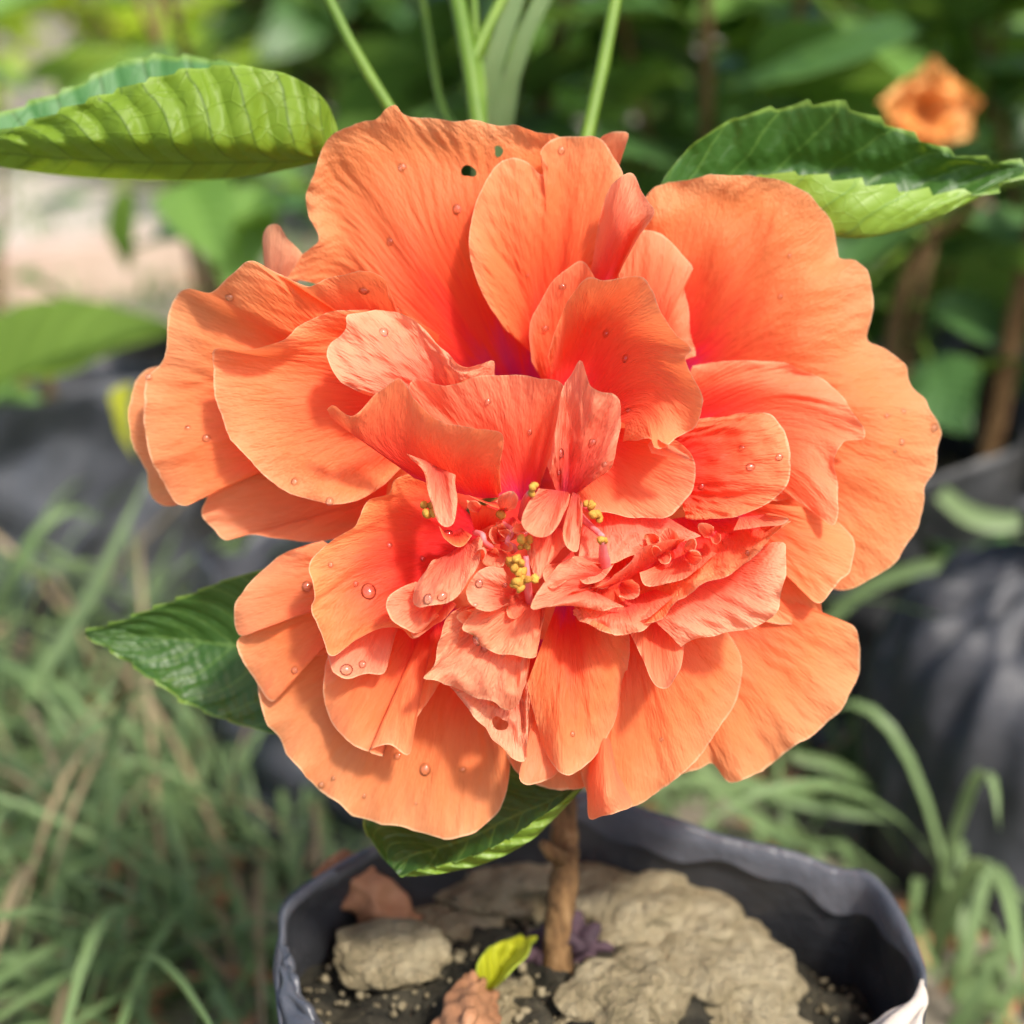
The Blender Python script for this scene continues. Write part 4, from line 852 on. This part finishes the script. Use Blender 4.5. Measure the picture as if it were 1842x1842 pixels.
BAGS = [  # px, py of the rim's near edge, world y, radius, height
    (1870, 1240, .40, .050, .108, 31, 'dusty crumpled black bag gathered shut at the top, next to the flowering plant\'s bag', 'plastic_grey'),
    (1560, 1000, .52, .055, .115, 32, 'black grow bag in the shade under the leaning brown stem', 'plastic'),
    (1250, 900, .60, .055, .115, 33, 'black grow bag hidden behind the flower, under dark leafy stems', 'plastic'),
    (640, 1250, .43, .048, .10, 34, 'low grey dusty grow bag behind the flowering plant\'s bag, beside the grass', 'plastic_dusty_lit'),
    (90, 800, .60, .060, .115, 35, 'dusty grey grow bag standing beyond the long grass', 'plastic_dusty_lit'),
    (420, 850, .68, .055, .11, 36, 'black grow bag beyond the grass, under the broad pale leaf', 'plastic'),
    (880, 800, .75, .06, .12, 37, 'black grow bag far behind the flower under blue-green leaves', 'plastic'),
    (1880, 900, .66, .06, .12, 38, 'black grow bag at the foot of the dark shrub on the shady side', 'plastic')]
BP = []
for px, py, yy, r, h, sd, lab, mt in BAGS:
    p = at_dist(px, py, yy)
    if sd == 31: tied_bag(p.x, yy, r, h, sd, lab, mt)
    else: round_bag(p.x, yy, r, h, sd, lab, mt)
    BP.append((p.x, yy, h * .8))
def leaf_at(parent, px, py, yy, px2, py2, yy2, key, seed, roll):
    a = at_dist(px, py, yy); b = at_dist(px2, py2, yy2)
    put_leaf(parent, a, b - a, (b - a).length, key, random.Random(seed), roll)
ls = at_dist(1742, 900, .50)
lean = bush(ls.x, .50, .06, .34, 5, 71, 'dark green hibiscus on a bare leaning brown stem', lean=(.075, .02), stems=1, bark='bark', sr=.0048, low=.8, lsize=(.05, .08))
bush(*BP[1], .12, 22, 70, 'low leafy hibiscus in the shade under the leaning brown stem', spread=.06, low=.1, lsize=(.035, .055))
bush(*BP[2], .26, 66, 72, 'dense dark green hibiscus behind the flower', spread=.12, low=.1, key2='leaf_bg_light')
bl = bush(*BP[6], .28, 54, 74, 'bluish green hibiscus with broad leaves behind the green shoots', lsize=(.06, .10), spread=.12, low=.1)
for k, q in enumerate([(560, 330, .60, 760, 210, .62), (600, 130, .66, 770, 60, .66), (420, 420, .62, 560, 330, .60), (640, 470, .58, 540, 560, .56)]): leaf_at(bl, *q, 'leaf_bg', k, -.5 + .3 * k)
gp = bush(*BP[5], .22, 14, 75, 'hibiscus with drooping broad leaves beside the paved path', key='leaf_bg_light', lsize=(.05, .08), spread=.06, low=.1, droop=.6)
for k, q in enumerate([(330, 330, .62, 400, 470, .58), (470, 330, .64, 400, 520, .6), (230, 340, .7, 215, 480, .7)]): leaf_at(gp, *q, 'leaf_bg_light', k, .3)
bush(*BP[7], .30, 74, 76, 'tall shady hibiscus beside the second orange flower', spread=.13, lsize=(.04, .065), low=.0)
b35 = bush(*BP[4], .06, 3, 77, 'low hibiscus with a long pale arching leaf in the dusty grey bag', key='leaf_bg_light', lsize=(.03, .05), spread=.03, low=.0, stems=2)
leaf_at(b35, -60, 730, .50, 265, 520, .54, 'leaf_bg_light', 3, -.7)
leaf_at(b35, 240, 690, .50, 205, 815, .49, 'leaf_yellow', 1, 1.2)
leaf_at(b35, -80, 745, .56, 235, 690, .60, 'leaf_bg_light', 5, .2)
# the second orange flower, far out of focus, on its own shrub
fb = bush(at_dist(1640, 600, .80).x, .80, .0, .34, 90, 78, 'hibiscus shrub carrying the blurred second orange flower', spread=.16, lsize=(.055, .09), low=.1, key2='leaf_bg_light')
fc = at_dist(1655, 195, .48)
cal = lump_mesh('flower', (.007, .009, .007), 5, .1, 2)
fl2 = link('flower', cal, M['calyx'], fb); fl2.location = fc + Vector((0, .012, 0))
link('flower_stalk', tube_mesh('flower_stalk', [fc + Vector((0, .012, 0)), fc + Vector((0, .05, -.01)), Vector((at_dist(1640, 600, .80).x, .80, fc.z - .05))], [.0015, .0015, .0018], 8), M['green_stem'], fb)
for i in range(9):
    a = i * 2 * math.pi / 9 * 1.0 + .2; lay = i % 2
    d = Vector((math.cos(a), -.55 - .5 * lay, math.sin(a))).normalized()
    o = link('petal', leaf_mesh('petal', .021 - .004 * lay, .010, .35, -.2, 300 + i, teeth=1, wav=.25), M['petal_amber'], fl2, True); o['v0'] = .85
    y = Vector((0, -1, 0)).cross(d).normalized(); z = d.cross(y)
    # link() offsets by the parent's own place, so these stand where they are put
    o.matrix_parent_inverse = Matrix.Translation(-fl2.location); o.rotation_mode = 'QUATERNION'; o.rotation_quaternion = Matrix((d, y, z)).transposed().to_quaternion(); o.location = fc
    o['pink'] = 0.0; o['pale'] = .25; o['crinkle'] = .5
# the plants on the shady side beyond the picture go on; this one throws its shade over the pots there
bush(.37, .46, 0, .36, 110, 90, 'tall dense hibiscus shading the pots on the shady side', spread=.16, lsize=(.07, .11), low=.25, stems=5)
# far hedge and sunlit shrubs
bush(-.50, 2.2, 0, .30, 190, 80, 'bright yellow-green sunlit shrub beyond the paved path', key='leaf_far', lsize=(.08, .13), spread=.34, stems=8, low=.02, name='shrub', sr=.006)
bush(-1.15, 3.0, 0, .40, 110, 81, 'pale green shrub at the far end of the path', key='leaf_far', lsize=(.09, .15), spread=.4, stems=6, low=.02, name='shrub', sr=.008)
bush(.12, 1.15, 0, .32, 190, 82, 'light green bushy shrub behind the pot rows', key='leaf_bg_light', lsize=(.07, .11), spread=.28, stems=8, low=.02, name='shrub', sr=.005)
bush(.40, 1.0, 0, .32, 210, 83, 'green bushy shrub with sunlit tips behind the dark hibiscus', key='leaf_bg_light', lsize=(.06, .10), spread=.26, stems=8, low=.02, name='shrub', sr=.005)
bush(.75, 1.45, 0, .40, 170, 84, 'tall green shrub at the back of the shady side', key='leaf_bg', lsize=(.08, .12), spread=.3, stems=7, low=.02, name='shrub', sr=.006)
bush(-.12, 1.75, 0, .38, 170, 85, 'dark leafy shrub beside the sunlit yellow-green one', key='leaf_bg', lsize=(.08, .13), spread=.3, stems=7, low=.02, name='shrub', sr=.006)
bush(-.40, 1.05, 0, .24, 9, 86, 'thin sapling with a few dark leaves standing by the path', key='leaf_bg', lsize=(.04, .06), spread=.05, stems=2, low=.5, name='sapling', sr=.004)

# ------------------------------------------------------------------ grass
def blade_strip(p0, p1, bend, wdt, n=10, rng=random):
    side = (p1 - p0).cross(Vector((0, 0, 1))); side = side.normalized() if side.length > 1e-5 else Vector((1, 0, 0))
    L, Rr = [], []
    for i in range(n):
        t = i / (n - 1); p = p0.lerp(p1, t) + Vector((0, 0, bend * 4 * t * (1 - t)))
        q = wdt * (.75 + .5 * t) * (1 - t ** 4) + .0001
        tw = side + Vector((0, 0, .35 * math.sin(t * 2.2)))
        L.append(tuple(p - tw * q)); Rr.append(tuple(p + tw * q)); 
    C = [tuple((Vector(a) + Vector(b)) / 2 - Vector((0, 0, wdt * .5))) for a, b in zip(L, Rr)]
    return np.array([L, C, Rr]).transpose(1, 0, 2)
def tuft(x, y, n, seed, label, group, hr=(.08, .20), sp=.12, wd=(.0016, .0034), dirs=None, dry=.18):
    rng = random.Random(seed); t = tag(empty('grass_tuft', (x, y, 0)), label, 'grass', group)
    for i in range(n):
        p0 = Vector((x + rng.gauss(0, .014), y + rng.gauss(0, .014), -.004)); a = rng.uniform(0, 6.28) if dirs is None else rng.gauss(*dirs)
        ln = rng.uniform(.4, 1.0) * sp; hh = rng.uniform(*hr)
        p1 = p0 + Vector((math.cos(a) * ln, math.sin(a) * ln, hh * rng.uniform(.35, 1)))
        P = blade_strip(p0, p1, hh * rng.uniform(.15, .5), rng.uniform(*wd))
        link('blade', grid_mesh('blade', P), M['grass_dry' if rng.random() < dry else 'grass'], t)
rt = random.Random(12)
GL = 'tangled tuft of long green grass beside the pots with dry straw in it'
k = 0
for px, py in [(60, 1800), (250, 1780), (420, 1790), (120, 1600), (330, 1620), (40, 1420), (220, 1440), (400, 1470), (90, 1250), (300, 1290), (20, 1100), (200, 1100), (380, 1180), (120, 960), (330, 1000), (480, 1700), (-60, 1650), (-50, 1300)]:
    p = at_z(px, py, 0); tuft(p.x, p.y, 20, 720 + k, GL, 'grass tufts on the sunny side of the bags', hr=(.04, .11), sp=.20, dry=.2, wd=(.0007, .0016)); k += 1
for px, py, lab in [(1500, 1500, 'green grass tuft growing between the two black bags'), (1400, 1420, 'broad-bladed grass tuft behind the bag\'s back wall'), (1750, 1900, 'grass tuft at the foot of the dusty crumpled bag'), (1560, 1080, 'grass tuft arching in front of the shaded black bag'), (1830, 1050, 'grass tuft behind the dusty crumpled bag')]:
    p = at_z(px, py, 0); p = Vector((p.x, max(p.y, .36), 0)); tuft(p.x, p.y, 9, 540 + k, lab, None, hr=(.04, .09), sp=.13, wd=(.0014, .003), dry=.08); k += 1
def long_blade(parent, pts, yy, wpx, mat='grass'):
    A = spline([tuple(at_dist(x, y, yy + dy)) for x, y, dy in pts], 16); wd_ = wpx / PX * T * yy * 1.06
    rows = []
    for i, p in enumerate(A):
        t = i / 15; d = A[min(i + 1, 15)] - A[max(i - 1, 0)]; s_ = np.cross(d, CF); s_ = s_ / max(np.linalg.norm(s_), 1e-9)
        q = wd_ * (.7 + .6 * t) * max(.05, 1 - t ** 3)
        rows.append([p - s_ * q + np.array([0, -.3, .4]) * q, p, p + s_ * q + np.array([0, -.3, .4]) * q])
    link('blade', grid_mesh('blade', np.array(rows)), M[mat], parent)
lg = tag(empty('grass_tuft', tuple(at_z(60, 1500, 0))), 'long arching pale green grass blades crossing in front of the dusty grey bag', 'grass')
for pts, yy, wp, mt in [([(-60, 1450, 0), (60, 1240, 0), (160, 1080, .01), (270, 850, .03)], .42, 30, 'grass'), ([(-40, 1180, 0), (40, 1000, 0), (120, 920, .01), (190, 940, .02)], .46, 22, 'grass'), ([(-50, 1640, 0), (80, 1420, 0), (150, 1310, 0), (215, 1225, .01)], .38, 20, 'grass'),
                       ([(-60, 1790, 0), (60, 1730, 0), (160, 1728, 0), (260, 1790, .0)], .36, 20, 'grass'), ([(-30, 1740, 0), (60, 1640, 0), (150, 1540, .01), (190, 1490, .02)], .37, 20, 'grass'), ([(320, 1560, 0), (345, 1470, 0), (368, 1360, .01), (372, 1280, .02)], .40, 20, 'grass'),
                       ([(450, 1620, 0), (442, 1500, 0), (430, 1380, 0), (425, 1280, .01)], .40, 18, 'grass'), ([(330, 1520, 0), (380, 1450, 0), (460, 1450, 0), (560, 1550, 0)], .38, 12, 'grass_dry'), ([(90, 1500, 0), (150, 1350, 0), (230, 1320, 0), (290, 1400, 0)], .42, 16, 'grass'),
                       ([(100, 1660, 0), (170, 1560, 0), (240, 1480, .01), (330, 1330, .02)], .40, 13, 'grass'), ([(320, 1540, 0), (420, 1535, 0), (520, 1540, 0)], .37, 11, 'grass_dry'), ([(380, 1860, 0), (440, 1760, 0), (500, 1680, 0)], .31, 18, 'grass'), ([(250, 1860, 0), (330, 1780, 0), (420, 1740, .01)], .33, 18, 'grass'),
                       ([(-20, 1420, 0), (60, 1385, 0), (120, 1420, 0)], .40, 14, 'grass_dry'), ([(230, 1180, 0), (265, 1080, 0), (320, 950, .02)], .48, 16, 'grass'), ([(280, 1330, 0), (280, 1480, 0), (290, 1600, 0)], .38, 10, 'grass_dry')]:
    long_blade(lg, pts, yy, wp, mt)
rl_ = random.Random(31)
for i in range(60):
    x0, y0 = rl_.uniform(-40, 520), rl_.uniform(1380, 1880); a = rl_.uniform(-2.6, -.4); l = rl_.uniform(120, 340)
    long_blade(lg, [(x0, y0, 0), (x0 + math.cos(a) * l * .5, y0 + math.sin(a) * l * .6, .005), (x0 + math.cos(a) * l, y0 + math.sin(a) * l * .75, .01)], rl_.uniform(.34, .42) - (y0 - 1380) / 500 * .03, rl_.uniform(5, 11), 'grass_dry' if rl_.random() < .16 else 'grass')
rgb = tag(empty('grass_tuft', tuple(at_z(1480, 1400, 0))), 'broad green grass blades fanning out between the two black bags', 'grass')
for pts, yy, wp, mt in [([(1250, 1360, 0), (1300, 1420, 0), (1380, 1490, 0), (1500, 1540, 0)], .37, 34, 'grass'), ([(1330, 1400, 0), (1430, 1440, 0), (1520, 1460, 0), (1610, 1475, 0)], .38, 30, 'grass'), ([(1420, 1360, 0), (1500, 1380, 0), (1560, 1420, 0), (1600, 1480, 0)], .39, 26, 'grass'), ([(1480, 1130, 0), (1560, 1060, 0), (1680, 1020, 0), (1842, 1010, 0)], .44, 30, 'grass'), ([(1690, 890, 0), (1740, 930, 0), (1800, 945, 0), (1880, 930, 0)], .46, 44, 'grass'), ([(1800, 1120, 0), (1820, 1020, 0), (1850, 960, 0)], .43, 38, 'grass'), ([(1560, 1230, 0), (1590, 1300, 0), (1600, 1390, 0)], .44, 16, 'grass')]:
    long_blade(rgb, pts, yy, wp, mt)
# two tall pale blades right behind the flower
tg = tag(empty('grass_tuft', (at_dist(900, 900, .36).x, .36, 0)), 'two tall pale grass blades rising among the green shoots above the flower', 'grass')
for a, b, c, wd_ in [((870, 260), (945, -60), .30, .0034), ((905, 240), (1000, -60), .31, .0032)]:
    base = Vector((tg.location.x, .36, 0)); q0 = at_dist(*a, c); q1 = at_dist(*b, c)
    pts = [Vector(p) for p in spline([tuple(base), tuple(base.lerp(q0, .6) + Vector((0, .02, 0))), tuple(q0), tuple(q1)], 20)]
    P = np.array([[tuple(p + Vector((-wd_ * .6, 0, 0))), tuple(p + Vector((0, .0006, 0))), tuple(p + Vector((wd_ * .6, 0, 0)))] for p in pts])
    link('blade', grid_mesh('blade', P), M['grass'], tg)
# short grass and litter over the ground
rgr = random.Random(77); VV, FF = [], []
for i in range(4200):
    y = .30 + 2.6 * rgr.random() ** 1.6; x = rgr.uniform(-1, 1) * (.12 + y * .55); n_ = len(VV)
    if -.055 < x < .085 and y < .27: continue
    a = rgr.uniform(0, 6.28); l = rgr.uniform(.012, .05); h_ = rgr.uniform(.008, .04); w_ = rgr.uniform(.0008, .002) * (1 + y * .6)
    p = Vector((x, y, 0)); d = Vector((math.cos(a), math.sin(a), 0)); s_ = Vector((-d.y, d.x, 0)) * w_
    VV += [tuple(p - s_), tuple(p + s_), tuple(p + d * l * .5 + Vector((0, 0, h_)) + s_ * .8), tuple(p + d * l * .5 + Vector((0, 0, h_)) - s_ * .8), tuple(p + d * l + Vector((0, 0, h_ * .7)))]
    FF += [(n_, n_ + 1, n_ + 2, n_ + 3), (n_ + 3, n_ + 2, n_ + 4)]
me = bpy.data.meshes.new('short_grass'); me.from_pydata(VV, [], FF)
tag(link('short_grass', me, M['grass']), 'short green grass growing over the bare earth', 'grass', kind='stuff')
VV, FF = [], []
for i in range(1600):
    y = .28 + 1.8 * rgr.random() ** 1.4; x = rgr.uniform(-1, 1) * (.12 + y * .55); n_ = len(VV)
    if -.055 < x < .085 and y < .27: continue
    a = rgr.uniform(0, 6.28); l = rgr.uniform(.004, .020); d = Vector((math.cos(a), math.sin(a), rgr.uniform(-.2, .5))) * l; s_ = Vector((-math.sin(a), math.cos(a), rgr.uniform(-.3, .3))) * l * rgr.uniform(.15, .5); p = Vector((x, y, rgr.uniform(.004, .012)))
    VV += [tuple(p - d), tuple(p + s_), tuple(p + d), tuple(p - s_)]; FF += [(n_, n_ + 1, n_ + 2, n_ + 3)]
me = bpy.data.meshes.new('leaf_litter'); me.from_pydata(VV, [], FF)
tag(link('leaf_litter', me, M['dead_leaf']), 'brown leaf litter and straw strewn over the earth', 'litter', kind='stuff')

# young leaves at the tips of the shoots, above the picture
rtip = random.Random(9)
for x, y, h, dx in [(520, -210, -50, -.8), (790, -330, -80, .1), (790, -330, -80, -.9), (1150, -230, -60, .8), (985, -190, -76, .6)]:
    put_leaf(plant, Vector(unproject([x, y, h])), (dx, .5, .35), rtip.uniform(.04, .055), 'leaf_bg_light', rtip, rtip.uniform(-.4, .4))
